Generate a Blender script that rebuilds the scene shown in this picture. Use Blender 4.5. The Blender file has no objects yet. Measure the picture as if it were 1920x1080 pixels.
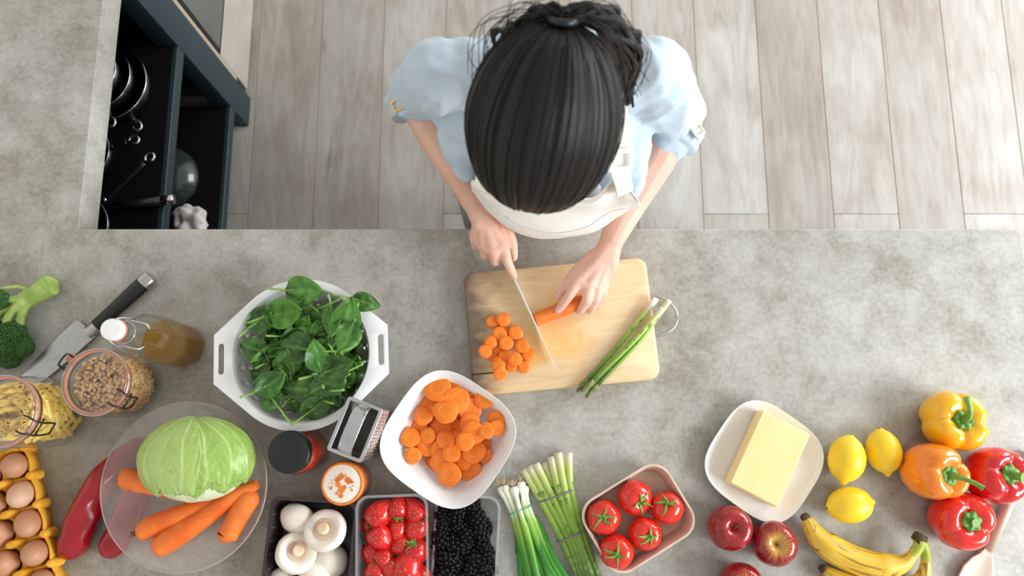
import bpy, bmesh, math, random
import numpy as np
from mathutils import Vector, Matrix, noise, Euler
PI = math.pi
R = math.radians
scene = bpy.context.scene
COL = scene.collection
# ------------------------------------------------------------------ camera
FPX, TILT, CAMZ = 1400.0, R(10.5), 2.32
TOP = 0.92                                   # height of the worktop
cd = bpy.data.cameras.new('camera'); cam = bpy.data.objects.new('camera', cd); COL.objects.link(cam)
cam.location = (0, 0, CAMZ); cam.rotation_euler = (TILT, 0, 0)
cd.sensor_width = 36; cd.lens = FPX / 1920 * 36; cd.clip_start = 0.02
cd.dof.use_dof = True; cd.dof.focus_distance = 1.40; cd.dof.aperture_fstop = 3.6
scene.camera = cam
# ------------------------------------------------------------------ light
w = bpy.data.worlds.new('daylight'); scene.world = w; w.use_nodes = True
bg = w.node_tree.nodes['Background']; bg.inputs[0].default_value = (1.0, 0.975, 0.93, 1); bg.inputs[1].default_value = 0.41
def area(name, loc, target, sx, sy, power, col=(1, 1, 1)):
    l = bpy.data.lights.new(name, 'AREA'); l.shape = 'RECTANGLE'; l.size = sx; l.size_y = sy; l.energy = power; l.color = col
    o = bpy.data.objects.new(name, l); COL.objects.link(o); o.location = loc
    o.rotation_euler = (Vector(target) - Vector(loc)).to_track_quat('-Z', 'Y').to_euler(); return o
area('window_daylight', (3.7, -1.1, 2.7), (0.0, 0.2, 0.7), 2.2, 1.8, 112, (0.90, 0.965, 1.0))
area('floor_daylight', (3.4, 1.9, 1.7), (0.6, 0.9, 0.2), 1.8, 2.0, 64, (0.90, 0.965, 1.0))  # second daylight source on the right, set to brighten the floor there
vs = scene.view_settings
vs.view_transform = 'Standard'; vs.look = 'None'; vs.gamma = 1; vs.use_curve_mapping = False; vs.exposure = 0.76
# ------------------------------------------------------------------ helpers
def P(px, py, z):
    u = (px - 960) / FPX; v = (540 - py) / FPX
    d = Vector((u, v * math.cos(TILT) + math.sin(TILT), v * math.sin(TILT) - math.cos(TILT)))
    return Vector((0, 0, CAMZ)) + d * ((z - CAMZ) / d.z)
def S(r, g, b):
    f = lambda c: (c / 255 / 12.92) if c / 255 < 0.04045 else ((c / 255 + 0.055) / 1.055) ** 2.4
    return (f(r), f(g), f(b), 1)
def tag(o, label=None, cat=None, group=None, kind=None):
    if label: o['label'] = label
    if cat: o['category'] = cat
    if group: o['group'] = group
    if kind: o['kind'] = kind
    return o
def thing(name, label, cat, loc=(0, 0, 0), rotz=0, group=None):
    o = bpy.data.objects.new(name, None); COL.objects.link(o); o.empty_display_size = 0.05
    o.location = loc; o.rotation_euler = (0, 0, rotz); return tag(o, label, cat, group)
class M:
    def __init__(s): s.v = []; s.f = []; s.mi = []; s.tc = []
    def add(s, g, m=None, mi=0):
        v, f, t = g; o = len(s.v)
        s.v += [tuple(m @ Vector(p)) for p in v] if m is not None else [tuple(p) for p in v]
        s.f += [tuple(i + o for i in q) for q in f]; s.mi += [mi] * len(f); s.tc += list(t); return s
    def mesh(s, name, mats, smooth=True, sharp=None):
        me = bpy.data.meshes.new(name); me.from_pydata(s.v, [], s.f)
        for m_ in (mats if isinstance(mats, (list, tuple)) else [mats]): me.materials.append(m_)
        me.polygons.foreach_set('material_index', s.mi)
        if len(s.tc) == len(s.v):
            a = me.attributes.new('tc', 'FLOAT_VECTOR', 'POINT'); a.data.foreach_set('vector', [c for t in s.tc for c in t])
        fin(me, smooth, sharp); return me
    def build(s, name, mats, parent=None, smooth=True, sharp=None, loc=None, rot=None):
        return place(name, s.mesh(name, mats, smooth, sharp), parent, loc, rot)
def fin(me, smooth=True, sharp=None):
    bm = bmesh.new(); bm.from_mesh(me); bmesh.ops.recalc_face_normals(bm, faces=bm.faces); bm.to_mesh(me); bm.free()
    me.polygons.foreach_set('use_smooth', [smooth] * len(me.polygons))
    if sharp: me.set_sharp_from_angle(angle=R(sharp))
    me.update()
def place(name, me, parent=None, loc=None, rot=None):
    o = bpy.data.objects.new(name, me); COL.objects.link(o)
    if parent is not None: o.parent = parent
    if loc is not None: o.location = loc
    if rot is not None: o.rotation_euler = rot
    return o
def copy_tree(o, parent=None):
    c = o.copy(); COL.objects.link(c); c.parent = parent
    for ch in [q for q in bpy.data.objects if q.parent == o]: copy_tree(ch, c)
    return c
def T(x=0, y=0, z=0): return Matrix.Translation((x, y, z))
def RM(rx=0, ry=0, rz=0): return Euler((rx, ry, rz)).to_matrix().to_4x4()
def SC(x, y, z): return Matrix.Diagonal((x, y, z, 1))
def lathe(prof, n=24):
    v = []; f = []; tc = []; rings = []
    L = max(1, len(prof) - 1)
    for i, (r, z) in enumerate(prof):
        if r < 1e-6:
            rings.append([len(v)]); v.append((0, 0, z)); tc.append((0, i / L, 0))
        else:
            rings.append(list(range(len(v), len(v) + n)))
            for k in range(n):
                a = 2 * PI * k / n; v.append((r * math.cos(a), r * math.sin(a), z)); tc.append((math.cos(a), math.sin(a), i / L))
    for A, B in zip(rings, rings[1:]):
        if len(A) == 1 and len(B) == 1: continue
        for k in range(n):
            j = (k + 1) % n
            if len(A) == 1: f.append((A[0], B[j], B[k]))
            elif len(B) == 1: f.append((A[k], A[j], B[0]))
            else: f.append((A[k], A[j], B[j], B[k]))
    return v, f, tc
def loft(loops, cap0=True, cap1=True, closed=True):
    v = []; f = []; tc = []; n = len(loops[0]); L = max(1, len(loops) - 1)
    for i, lp in enumerate(loops):
        for k, p in enumerate(lp): v.append(tuple(p)); tc.append((k / n, i / L, 0))
    for i in range(len(loops) - 1):
        for k in range(n if closed else n - 1):
            j = (k + 1) % n; f.append((i * n + k, i * n + j, (i + 1) * n + j, (i + 1) * n + k))
    if cap0: f.append(tuple(range(n)))
    if cap1: f.append(tuple(range((len(loops) - 1) * n, len(loops) * n)))
    return v, f, tc
def tube(pts, rad, n=10, caps=True, flat=1.0, up=None, prof=None):
    pts = [Vector(p) for p in pts]; m = len(pts)
    rad = [rad] * m if isinstance(rad, (int, float)) else rad
    v = []; f = []; tc = []; nrm = None; dist = 0
    for i, p in enumerate(pts):
        t = (pts[min(i + 1, m - 1)] - pts[max(i - 1, 0)]).normalized()
        if nrm is None:
            a = Vector(up) if up else (Vector((0, 0, 1)) if abs(t.z) < 0.9 else Vector((1, 0, 0)))
            nrm = (a - t * a.dot(t)).normalized()
        else: nrm = (nrm - t * nrm.dot(t)).normalized()
        b = t.cross(nrm)
        if i: dist += (p - pts[i - 1]).length
        for k in range(n):
            a = 2 * PI * k / n; q = prof(a) if prof else 1.0
            v.append(tuple(p + (nrm * math.cos(a) * flat + b * math.sin(a)) * rad[i] * q)); tc.append((math.cos(a), math.sin(a), dist * 10))
    for i in range(m - 1):
        for k in range(n):
            j = (k + 1) % n; f.append((i * n + k, i * n + j, (i + 1) * n + j, (i + 1) * n + k))
    if caps: f.append(tuple(range(n))[::-1]); f.append(tuple(range((m - 1) * n, m * n)))
    return v, f, tc
def capsule(p0, p1, r0, r1, n=12, flat=1.0, up=None):
    p0 = Vector(p0); p1 = Vector(p1); d = (p1 - p0); d = d.normalized() if d.length > 1e-6 else Vector((0, 0, 1))
    pts = []; rr = []
    for a in (80, 60, 35, 0): pts.append(p0 - d * r0 * math.sin(R(a))); rr.append(r0 * math.cos(R(a)))
    for a in (0, 35, 60, 80): pts.append(p1 + d * r1 * math.sin(R(a))); rr.append(r1 * math.cos(R(a)))
    return tube(pts, rr, n, True, flat, up)
def spline(pts, n=8):
    pts = [Vector(p) for p in pts]; out = []
    for i in range(len(pts) - 1):
        a = pts[max(i - 1, 0)]; b = pts[i]; c = pts[i + 1]; d = pts[min(i + 2, len(pts) - 1)]
        for k in range(n):
            t = k / n
            out.append(0.5 * ((2 * b) + (c - a) * t + (2 * a - 5 * b + 4 * c - d) * t * t + (3 * b - a - 3 * c + d) * t ** 3))
    return out + [pts[-1]]
def lerps(vals, n):
    out = []
    for i in range(len(vals) - 1):
        for k in range(n): out.append(vals[i] + (vals[i + 1] - vals[i]) * k / n)
    return out + [vals[-1]]
def sphere(r=1, n=16, m=10):
    return lathe([(0, -r)] + [(r * math.cos(a), r * math.sin(a)) for a in [(-PI / 2 + PI * i / m) for i in range(1, m)]] + [(0, r)], n)
def rrect(w, h, r, n=6):
    out = []
    for cx, cy, a0 in ((w / 2 - r, h / 2 - r, 0), (-w / 2 + r, h / 2 - r, 90), (-w / 2 + r, -h / 2 + r, 180), (w / 2 - r, -h / 2 + r, 270)):
        for k in range(n + 1):
            a = R(a0 + 90 * k / n); out.append((cx + r * math.cos(a), cy + r * math.sin(a)))
    return out
def squir(a, e=3.0, n=64, rot=0.0):
    out = []
    for k in range(n):
        t = 2 * PI * k / n; r = a / (abs(math.cos(t)) ** e + abs(math.sin(t)) ** e) ** (1 / e)
        out.append((r * math.cos(t + rot), r * math.sin(t + rot)))
    return out
def box(w, d, h, bev=0.0, m=None):
    """box centred in x, y with its base at z = 0, edges bevelled"""
    if bev <= 0:
        lp = [(-w / 2, -d / 2), (w / 2, -d / 2), (w / 2, d / 2), (-w / 2, d / 2)]
        g = loft([[(x, y, 0) for x, y in lp], [(x, y, h) for x, y in lp]])
    else:
        a = rrect(w - 2 * bev, d - 2 * bev, bev * 0.6, 2); b = rrect(w, d, bev * 1.2, 2)
        g = loft([[(x, y, 0) for x, y in a], [(x, y, bev) for x, y in b], [(x, y, h - bev) for x, y in b], [(x, y, h) for x, y in a]])
    if m is not None: g = ([tuple(m @ Vector(p)) for p in g[0]], g[1], g[2])
    return g
def bar(p0, p1, w, h, bev=0.0):
    """rectangular bar from p0 to p1 (axis aligned boxes by corners)"""
    lo = [min(a, b) for a, b in zip(p0, p1)]; hi = [max(a, b) for a, b in zip(p0, p1)]
    return box(hi[0] - lo[0], hi[1] - lo[1], hi[2] - lo[2], bev, T((lo[0] + hi[0]) / 2, (lo[1] + hi[1]) / 2, lo[2]))
def cuboid(x0, x1, y0, y1, z0, z1, bev=0.0): return bar((x0, y0, z0), (x1, y1, z1), 0, 0, bev)
def evalmesh(o):
    dg = bpy.context.evaluated_depsgraph_get(); me = bpy.data.meshes.new_from_object(o.evaluated_get(dg))
    d = o.data; bpy.data.objects.remove(o); return me
def plate2d(name, loops, thick, mat, bevel=0.0, sharp=40):
    cu = bpy.data.curves.new('t', 'CURVE'); cu.dimensions = '2D'; cu.fill_mode = 'BOTH'; cu.extrude = max(thick / 2 - bevel, 0.0001); cu.bevel_depth = bevel; cu.bevel_resolution = 2
    for lp in loops:
        sp = cu.splines.new('POLY'); sp.points.add(len(lp) - 1); sp.use_cyclic_u = True
        for q, (x, y) in zip(sp.points, lp): q.co = (x, y, 0, 1)
    o = bpy.data.objects.new('t', cu); COL.objects.link(o); me = evalmesh(o); me.name = name
    bm = bmesh.new(); bm.from_mesh(me); bmesh.ops.remove_doubles(bm, verts=bm.verts, dist=1e-5); bm.to_mesh(me); bm.free()
    me.materials.clear(); me.materials.append(mat); fin(me, True, sharp); return me
def remesh(name, m, voxel, mat, it=4, disp=None):
    me = bpy.data.meshes.new('t'); me.from_pydata(m.v, [], m.f); fin(me)
    o = bpy.data.objects.new('t', me); COL.objects.link(o)
    r = o.modifiers.new('r', 'REMESH'); r.mode = 'VOXEL'; r.voxel_size = voxel
    if it: s = o.modifiers.new('s', 'SMOOTH'); s.factor = 0.5; s.iterations = it
    out = evalmesh(o); out.name = name; out.materials.clear(); out.materials.append(mat)
    out.polygons.foreach_set('use_smooth', [True] * len(out.polygons))
    if disp:
        nr = [v.normal.copy() for v in out.vertices]
        for v, q in zip(out.vertices, nr): v.co += q * disp(v.co)
    out.update(); return out
# ------------------------------------------------------------------ materials
def newmat(name):
    m = bpy.data.materials.new(name); m.use_nodes = True; nt = m.node_tree; return m, nt, nt.nodes['Principled BSDF']
def coord(nt, kind, stretch=(1, 1, 1)):
    if kind == 'tc':
        a = nt.nodes.new('ShaderNodeAttribute'); a.attribute_name = 'tc'; src = a.outputs['Vector']
    else: src = nt.nodes.new('ShaderNodeTexCoord').outputs['Object']
    mp = nt.nodes.new('ShaderNodeMapping'); mp.inputs['Scale'].default_value = stretch
    nt.links.new(src, mp.inputs[0]); return mp.outputs[0]
def noise_n(nt, vec, scale, detail=4, rough=0.55, dist=0.0):
    n = nt.nodes.new('ShaderNodeTexNoise'); n.inputs['Scale'].default_value = scale; n.inputs['Detail'].default_value = detail
    n.inputs['Roughness'].default_value = rough; n.inputs['Distortion'].default_value = dist; nt.links.new(vec, n.inputs['Vector']); return n.outputs['Fac']
def ramp(nt, fac, stops):
    r = nt.nodes.new('ShaderNodeValToRGB'); e = r.color_ramp.elements
    while len(e) < len(stops): e.new(0.5)
    for q, (p, c) in zip(e, stops): q.position = p; q.color = c
    nt.links.new(fac, r.inputs[0]); return r.outputs[0]
def mix(nt, fac, a, b, mode='MIX'):
    m = nt.nodes.new('ShaderNodeMix'); m.data_type = 'RGBA'; m.blend_type = mode
    for val, sock in ((fac, m.inputs[0]), (a, m.inputs[6]), (b, m.inputs[7])):
        if hasattr(val, 'is_linked'): nt.links.new(val, sock)
        else: sock.default_value = val
    return m.outputs[2]
def bump(nt, p, h, strength, dist=0.002):
    b = nt.nodes.new('ShaderNodeBump'); b.inputs['Strength'].default_value = strength; b.inputs['Distance'].default_value = dist
    nt.links.new(h, b.inputs['Height']); nt.links.new(b.outputs[0], p.inputs['Normal'])
def pm(name, c1, c2=None, scale=20, detail=4, rough=0.5, bmp=0, bscale=80, stretch=(1, 1, 1), metal=0, sss=0, coat=0, kind='obj', lo=0.35, hi=0.65, spec=0.5, bdist=0.002, ssc=None, sheen=0):
    m, nt, p = newmat(name); vec = coord(nt, kind, stretch)
    p.inputs['Roughness'].default_value = rough; p.inputs['Metallic'].default_value = metal; p.inputs['Specular IOR Level'].default_value = spec
    if c2: nt.links.new(ramp(nt, noise_n(nt, vec, scale, detail), [(lo, c1), (hi, c2)]), p.inputs['Base Color'])
    else: p.inputs['Base Color'].default_value = c1
    if bmp: bump(nt, p, noise_n(nt, vec, bscale, 3), bmp, bdist)
    if sss:
        p.inputs['Subsurface Weight'].default_value = sss; p.inputs['Subsurface Radius'].default_value = ssc or (1, 0.4, 0.25); p.inputs['Subsurface Scale'].default_value = 0.006
    if coat: p.inputs['Coat Weight'].default_value = coat; p.inputs['Coat Roughness'].default_value = 0.08
    if sheen: p.inputs['Sheen Weight'].default_value = sheen
    return m
def glassmat(name, tint=(1, 1, 1, 1), body=None, bodyfac=0.0, ior=1.45, rough=0.02):
    """thin clear glass: tinted see-through plus fresnel gloss, optionally a milky body"""
    m, nt, p = newmat(name); nt.nodes.remove(p); out = [n for n in nt.nodes if n.type == 'OUTPUT_MATERIAL'][0]
    tr = nt.nodes.new('ShaderNodeBsdfTransparent'); tr.inputs[0].default_value = tint
    cur = tr.outputs[0]
    if body:
        df = nt.nodes.new('ShaderNodeBsdfDiffuse'); df.inputs[0].default_value = body
        mx = nt.nodes.new('ShaderNodeMixShader'); mx.inputs[0].default_value = bodyfac
        nt.links.new(cur, mx.inputs[1]); nt.links.new(df.outputs[0], mx.inputs[2]); cur = mx.outputs[0]
    gl = nt.nodes.new('ShaderNodeBsdfGlossy'); gl.inputs['Roughness'].default_value = rough
    fr = nt.nodes.new('ShaderNodeFresnel'); ge = nt.nodes.new('ShaderNodeNewGeometry'); mr = nt.nodes.new('ShaderNodeMapRange')   # same gloss on both faces of the pane
    mr.inputs['To Min'].default_value = ior; mr.inputs['To Max'].default_value = 1 / ior; nt.links.new(ge.outputs['Backfacing'], mr.inputs['Value']); nt.links.new(mr.outputs[0], fr.inputs[0])
    mx = nt.nodes.new('ShaderNodeMixShader'); nt.links.new(fr.outputs[0], mx.inputs[0]); nt.links.new(cur, mx.inputs[1]); nt.links.new(gl.outputs[0], mx.inputs[2])
    nt.links.new(mx.outputs[0], out.inputs[0]); return m
MT = {}
def mats():
    # concrete
    m, nt, p = newmat('concrete'); vec = coord(nt, 'obj')
    big = noise_n(nt, vec, 2.6, 6, 0.62, 0.4); mid = noise_n(nt, vec, 14, 6, 0.65); fine = noise_n(nt, vec, 120, 3)
    c = ramp(nt, big, [(0.30, S(156, 149, 134)), (0.5, S(186, 182, 171)), (0.66, S(208, 206, 199))])
    c = mix(nt, 0.55, c, ramp(nt, mid, [(0.34, S(132, 122, 102)), (0.50, S(187, 182, 170)), (0.66, S(216, 213, 205))]))
    c = mix(nt, 0.18, c, ramp(nt, fine, [(0.3, S(120, 112, 98)), (0.65, S(222, 220, 212))]))
    vo = nt.nodes.new('ShaderNodeTexVoronoi'); vo.inputs['Scale'].default_value = 17; nt.links.new(vec, vo.inputs['Vector'])
    c = mix(nt, ramp(nt, vo.outputs['Distance'], [(0.0, (0.5, 0.5, 0.5, 1)), (0.045, (0.25, 0.25, 0.25, 1)), (0.07, (0, 0, 0, 1))]), c, S(128, 120, 108))
    c = mix(nt, 1.0, c, (0.765, 0.765, 0.765, 1), 'MULTIPLY')
    nt.links.new(c, p.inputs['Base Color']); p.inputs['Roughness'].default_value = 0.5; bump(nt, p, mid, 0.12, 0.002); MT['concrete'] = m
    # white-washed oak plank: grain along local y, each plank with its own shade
    m, nt, p = newmat('oak_plank'); oi = nt.nodes.new('ShaderNodeObjectInfo'); tcn = nt.nodes.new('ShaderNodeTexCoord')
    ad = nt.nodes.new('ShaderNodeVectorMath'); ad.operation = 'MULTIPLY_ADD'
    cb = nt.nodes.new('ShaderNodeCombineXYZ'); nt.links.new(oi.outputs['Random'], cb.inputs[0]); nt.links.new(oi.outputs['Random'], cb.inputs[1])
    nt.links.new(cb.outputs[0], ad.inputs[0]); ad.inputs[1].default_value = (37, 53, 0); nt.links.new(tcn.outputs['Object'], ad.inputs[2])
    mp = nt.nodes.new('ShaderNodeMapping'); mp.inputs['Scale'].default_value = (1, 0.16, 1); nt.links.new(ad.outputs[0], mp.inputs[0])
    g1 = noise_n(nt, mp.outputs[0], 11, 8, 0.60, 2.2); g2 = noise_n(nt, mp.outputs[0], 70, 4, 0.6, 0.5); g3 = noise_n(nt, ad.outputs[0], 3.0, 3)
    c = ramp(nt, g1, [(0.30, S(150, 136, 123)), (0.48, S(192, 186, 179)), (0.66, S(218, 216, 213))])
    c = mix(nt, 0.35, c, ramp(nt, g2, [(0.3, S(160, 146, 132)), (0.6, S(212, 207, 200))]))
    c = mix(nt, 0.4, c, ramp(nt, g3, [(0.38, S(170, 154, 140)), (0.6, S(210, 210, 208))]))
    c = mix(nt, ramp(nt, noise_n(nt, mp.outputs[0], 9, 3, 0.5, 2.5), [(0.70, (0, 0, 0, 1)), (0.76, (0.55, 0.55, 0.55, 1))]), c, S(128, 124, 119))
    tone = ramp(nt, oi.outputs['Random'], [(0.0, S(216, 208, 200)), (0.5, S(240, 237, 233)), (1.0, S(255, 254, 252))])
    c = mix(nt, 1.0, c, tone, 'MULTIPLY'); c = mix(nt, 1.0, c, (0.83, 0.83, 0.83, 1), 'MULTIPLY')
    so = nt.nodes.new('ShaderNodeSeparateXYZ'); nt.links.new(tcn.outputs['Object'], so.inputs[0]); ab_ = nt.nodes.new('ShaderNodeMath'); ab_.operation = 'ABSOLUTE'; nt.links.new(so.outputs[0], ab_.inputs[0])
    ew = nt.nodes.new('ShaderNodeMath'); ew.operation = 'MULTIPLY_ADD'; nt.links.new(g1, ew.inputs[0]); ew.inputs[1].default_value = 0.035; nt.links.new(ab_.outputs[0], ew.inputs[2])
    c = mix(nt, ramp(nt, ew.outputs[0], [(0.100, (0, 0, 0, 1)), (0.126, (0.5, 0.5, 0.5, 1))]), c, S(166, 150, 136))     # worn brown plank edges
    nt.links.new(c, p.inputs['Base Color']); p.inputs['Roughness'].default_value = 0.52; bump(nt, p, g2, 0.15, 0.002); MT['oak'] = m
    MT['dark_gap'] = pm('joint', S(128, 116, 104), rough=0.9)
    MT['teal'] = pm('teal_paint', S(32, 50, 58), S(38, 56, 64), 6, rough=0.5)
    MT['teal_shaded'] = pm('shaded_cabinet_interior', S(8, 8, 12), rough=0.8, spec=0.2)  # near-black copy of the teal, with the cabinet's inner shade in its colour
    MT['black_plastic'] = pm('black_plastic', S(22, 24, 28), rough=0.35)
    MT['black_enamel'] = pm('black_enamel', S(12, 12, 14), rough=0.3)
    MT['steel'] = pm('steel', S(205, 206, 208), S(190, 190, 192), 30, rough=0.22, metal=1)
    MT['blade'] = pm('knife_blade', S(238, 238, 238), rough=0.32, metal=0.55)
    MT['brushed'] = pm('brushed_steel', S(196, 196, 194), S(175, 175, 174), 60, rough=0.34, metal=1, stretch=(1, 8, 1))
    MT['wire'] = pm('dark_wire', S(70, 70, 72), rough=0.35, metal=0.9)
    MT['white_plastic'] = pm('white_plastic', S(250, 250, 250), rough=0.38, spec=0.5)
    MT['ceramic'] = pm('white_ceramic', S(238, 236, 234), rough=0.16, coat=0.3)
    MT['glass'] = glassmat('clear_glass', (0.97, 0.985, 0.975, 1), S(230, 232, 230), 0.008, 1.55)
    MT['lid_glass'] = glassmat('thick_lid_glass', (0.95, 0.965, 0.955, 1), S(236, 236, 232), 0.035, 1.6)
    MT['clear_plastic'] = glassmat('clear_plastic', (0.93, 0.94, 0.95, 1), S(205, 206, 208), 0.10, 1.5, 0.12)
    MT['plastic_rim'] = glassmat('clear_plastic_rim', (0.9, 0.91, 0.92, 1), S(200, 200, 202), 0.28, 1.5, 0.15)
    MT['milky'] = glassmat('milky_plate', (0.97, 0.95, 0.94, 1), S(232, 224, 218), 0.12, 1.45, 0.06)
    MT['skin'] = pm('skin', S(222, 172, 152), S(236, 192, 172), 9, 5, rough=0.48, sss=0.22, bmp=0.05, bscale=260, bdist=0.0006)
    MT['nail'] = pm('fingernail', S(232, 184, 172), rough=0.25)
    MT['carrot'] = pm('carrot', S(248, 122, 24), S(252, 138, 38), 40, rough=0.42, bmp=0.12, bscale=60, sss=0.12, stretch=(1, 1, 1))
    MT['egg'] = pm('eggshell', S(198, 142, 106), S(208, 156, 122), 14, rough=0.5, bmp=0.04, bscale=400)
    MT['egg_pale'] = pm('pale_eggshell', S(214, 170, 140), S(224, 184, 156), 14, rough=0.5)
    MT['carton'] = pm('yellow_carton', S(232, 164, 38), S(244, 184, 62), 30, rough=0.8, bmp=0.3, bscale=220)
    MT['red_pepper'] = pm('red_pepper', S(206, 20, 26), S(222, 34, 34), 8, rough=0.13, coat=0.5)
    MT['red_pepper2'] = pm('bright_red_pepper', S(226, 34, 26), S(236, 54, 36), 8, rough=0.13, coat=0.5)
    MT['dark_red_pepper'] = pm('long_red_pepper', S(140, 8, 22), S(164, 16, 30), 12, rough=0.2, coat=0.15)
    MT['yellow_pepper'] = pm('yellow_pepper', S(250, 176, 10), S(254, 196, 28), 8, rough=0.13, coat=0.5)
    MT['orange_pepper'] = pm('orange_pepper', S(248, 128, 18), S(252, 150, 40), 8, rough=0.13, coat=0.5)
    MT['green_stem'] = pm('green_stem', S(76, 130, 36), S(132, 174, 74), 40, rough=0.5)
    MT['pale_stem'] = pm('pale_stem', S(150, 176, 96), S(176, 190, 120), 60, rough=0.5)
    MT['brown_stem'] = pm('brown_stem', S(86, 66, 44), S(120, 96, 66), 80, rough=0.8)
    MT['lemon'] = pm('lemon', S(252, 208, 26), S(254, 220, 56), 12, rough=0.34, bmp=0.28, bscale=330, coat=0.1, bdist=0.0012)
    MT['tomato'] = pm('tomato', S(214, 36, 22), S(228, 54, 32), 14, rough=0.14, coat=0.4)
    MT['butter'] = pm('butter', S(246, 214, 150), S(248, 220, 162), 20, rough=0.45, sss=0.2, bmp=0.05, bscale=60)
    MT['kraft'] = pm('kraft_pulp', S(208, 184, 166), S(220, 198, 180), 40, rough=0.85, bmp=0.25, bscale=260)
    MT['brown_tray'] = pm('dark_brown_plastic', S(52, 42, 42), S(60, 48, 48), 20, rough=0.4)
    MT['mushroom'] = pm('mushroom_cap', S(234, 222, 206), S(246, 240, 230), 30, 5, rough=0.62, bmp=0.1, bscale=140, sss=0.15)
    MT['mush_stem'] = pm('mushroom_stem', S(226, 192, 158), S(236, 210, 182), 50, rough=0.7)
    MT['mush_gill'] = pm('mushroom_gill', S(216, 192, 168), rough=0.8)
    MT['blackberry'] = pm('blackberry', S(9, 8, 12), S(16, 12, 20), 60, rough=0.34, spec=0.22)
    MT['apron'] = pm('apron_canvas', S(232, 226, 216), S(238, 233, 225), 30, rough=0.85, bmp=0.15, bscale=500, sheen=0.2)
    MT['shirt'] = pm('pale_blue_cotton', S(188, 207, 222), S(198, 215, 228), 10, rough=0.85, bmp=0.12, bscale=600, sheen=0.2)
    MT['tee'] = pm('white_cotton', S(232, 230, 234), rough=0.85)
    MT['trousers'] = pm('olive_cloth', S(92, 92, 80), S(106, 104, 92), 20, rough=0.9)
    MT['white_metal'] = pm('white_buckle', S(245, 243, 240), rough=0.3)
    MT['gold'] = pm('brass', S(222, 190, 120), rough=0.25, metal=1)
    MT['teal_band'] = pm('blue_green_rubber', S(92, 160, 152), rough=0.5)
    MT['purple_band'] = pm('grey_purple_rubber', S(112, 104, 118), rough=0.6)
    MT['black_shoe'] = pm('dark_leather', S(40, 38, 36), rough=0.4)
    MT['wood_spoon'] = pm('spoon_wood', S(206, 184, 166), S(224, 206, 190), 14, 5, rough=0.55, stretch=(1, 1, 0.15))
    MT['pasta'] = pm('penne_pasta', S(246, 206, 92), S(252, 220, 126), 40, rough=0.42, sss=0.15)
    MT['nuts'] = pm('chopped_nuts', S(188, 138, 84), S(230, 190, 136), 60, rough=0.65, bmp=0.2, bscale=200)
    MT['orange_seal'] = pm('orange_rubber', S(222, 132, 98), rough=0.5)
    MT['cloth_white'] = pm('white_cloth', S(206, 200, 198), S(222, 216, 214), 14, rough=0.9)
    MT['sauce'] = pm('tomato_sauce', S(150, 28, 14), S(190, 50, 22), 40, rough=0.3)
    MT['puree'] = pm('carrot_puree', S(206, 96, 34), S(222, 116, 50), 30, rough=0.4)
    MT['lid_white'] = pm('cream_lid', S(240, 228, 216), rough=0.35)
    MT['lid_orange'] = pm('orange_print', S(222, 110, 34), S(236, 140, 60), 60, rough=0.4)
    MT['oil'] = glassmat('olive_oil', (0.60, 0.44, 0.02, 1), S(206, 150, 6), 0.30, 1.2, 0.05)
    MT['swing_cap'] = pm('white_porcelain', S(244, 242, 240), rough=0.2)
    # cutting board
    m, nt, p = newmat('board_maple'); vec = coord(nt, 'obj', (0.12, 1, 1)); v2 = coord(nt, 'obj')
    g = noise_n(nt, vec, 90, 6, 0.6, 0.8); b2 = noise_n(nt, v2, 9, 4)
    c = ramp(nt, g, [(0.3, S(218, 184, 140)), (0.55, S(234, 206, 164)), (0.75, S(242, 220, 182))])
    c = mix(nt, 0.4, c, ramp(nt, b2, [(0.3, S(210, 170, 116)), (0.65, S(238, 210, 168))]))
    sx = nt.nodes.new('ShaderNodeSeparateXYZ'); nt.links.new(v2, sx.inputs[0])
    # juice stains around the chopping place and a scorched short end
    st = noise_n(nt, v2, 26, 5)
    sb = nt.nodes.new('ShaderNodeVectorMath'); sb.operation = 'DISTANCE'; nt.links.new(v2, sb.inputs[0]); sb.inputs[1].default_value = (-0.015, -0.02, 0.028)
    mm = nt.nodes.new('ShaderNodeMath'); mm.operation = 'MULTIPLY_ADD'; nt.links.new(sb.outputs['Value'], mm.inputs[0]); mm.inputs[1].default_value = -5.0; nt.links.new(st, mm.inputs[2])
    c = mix(nt, ramp(nt, mm.outputs[0], [(0.12, (0, 0, 0, 1)), (0.42, (0.65, 0.65, 0.65, 1))]), c, S(238, 178, 84))
    me_ = nt.nodes.new('ShaderNodeMath'); me_.operation = 'MULTIPLY_ADD'; nt.links.new(sx.outputs[0], me_.inputs[0]); me_.inputs[1].default_value = -9.0
    ms = nt.nodes.new('ShaderNodeMath'); ms.operation = 'ADD'; nt.links.new(noise_n(nt, coord(nt, 'obj', (1, 2.2, 1)), 13, 5), ms.inputs[0]); ms.inputs[1].default_value = -1.12; nt.links.new(ms.outputs[0], me_.inputs[2])
    c = mix(nt, ramp(nt, me_.outputs[0], [(0.40, (0, 0, 0, 1)), (0.85, (0.85, 0.85, 0.85, 1))]), c, S(88, 72, 66))
    nt.links.new(c, p.inputs['Base Color']); p.inputs['Roughness'].default_value = 0.55; bump(nt, p, g, 0.1, 0.001); MT['board'] = m
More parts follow.
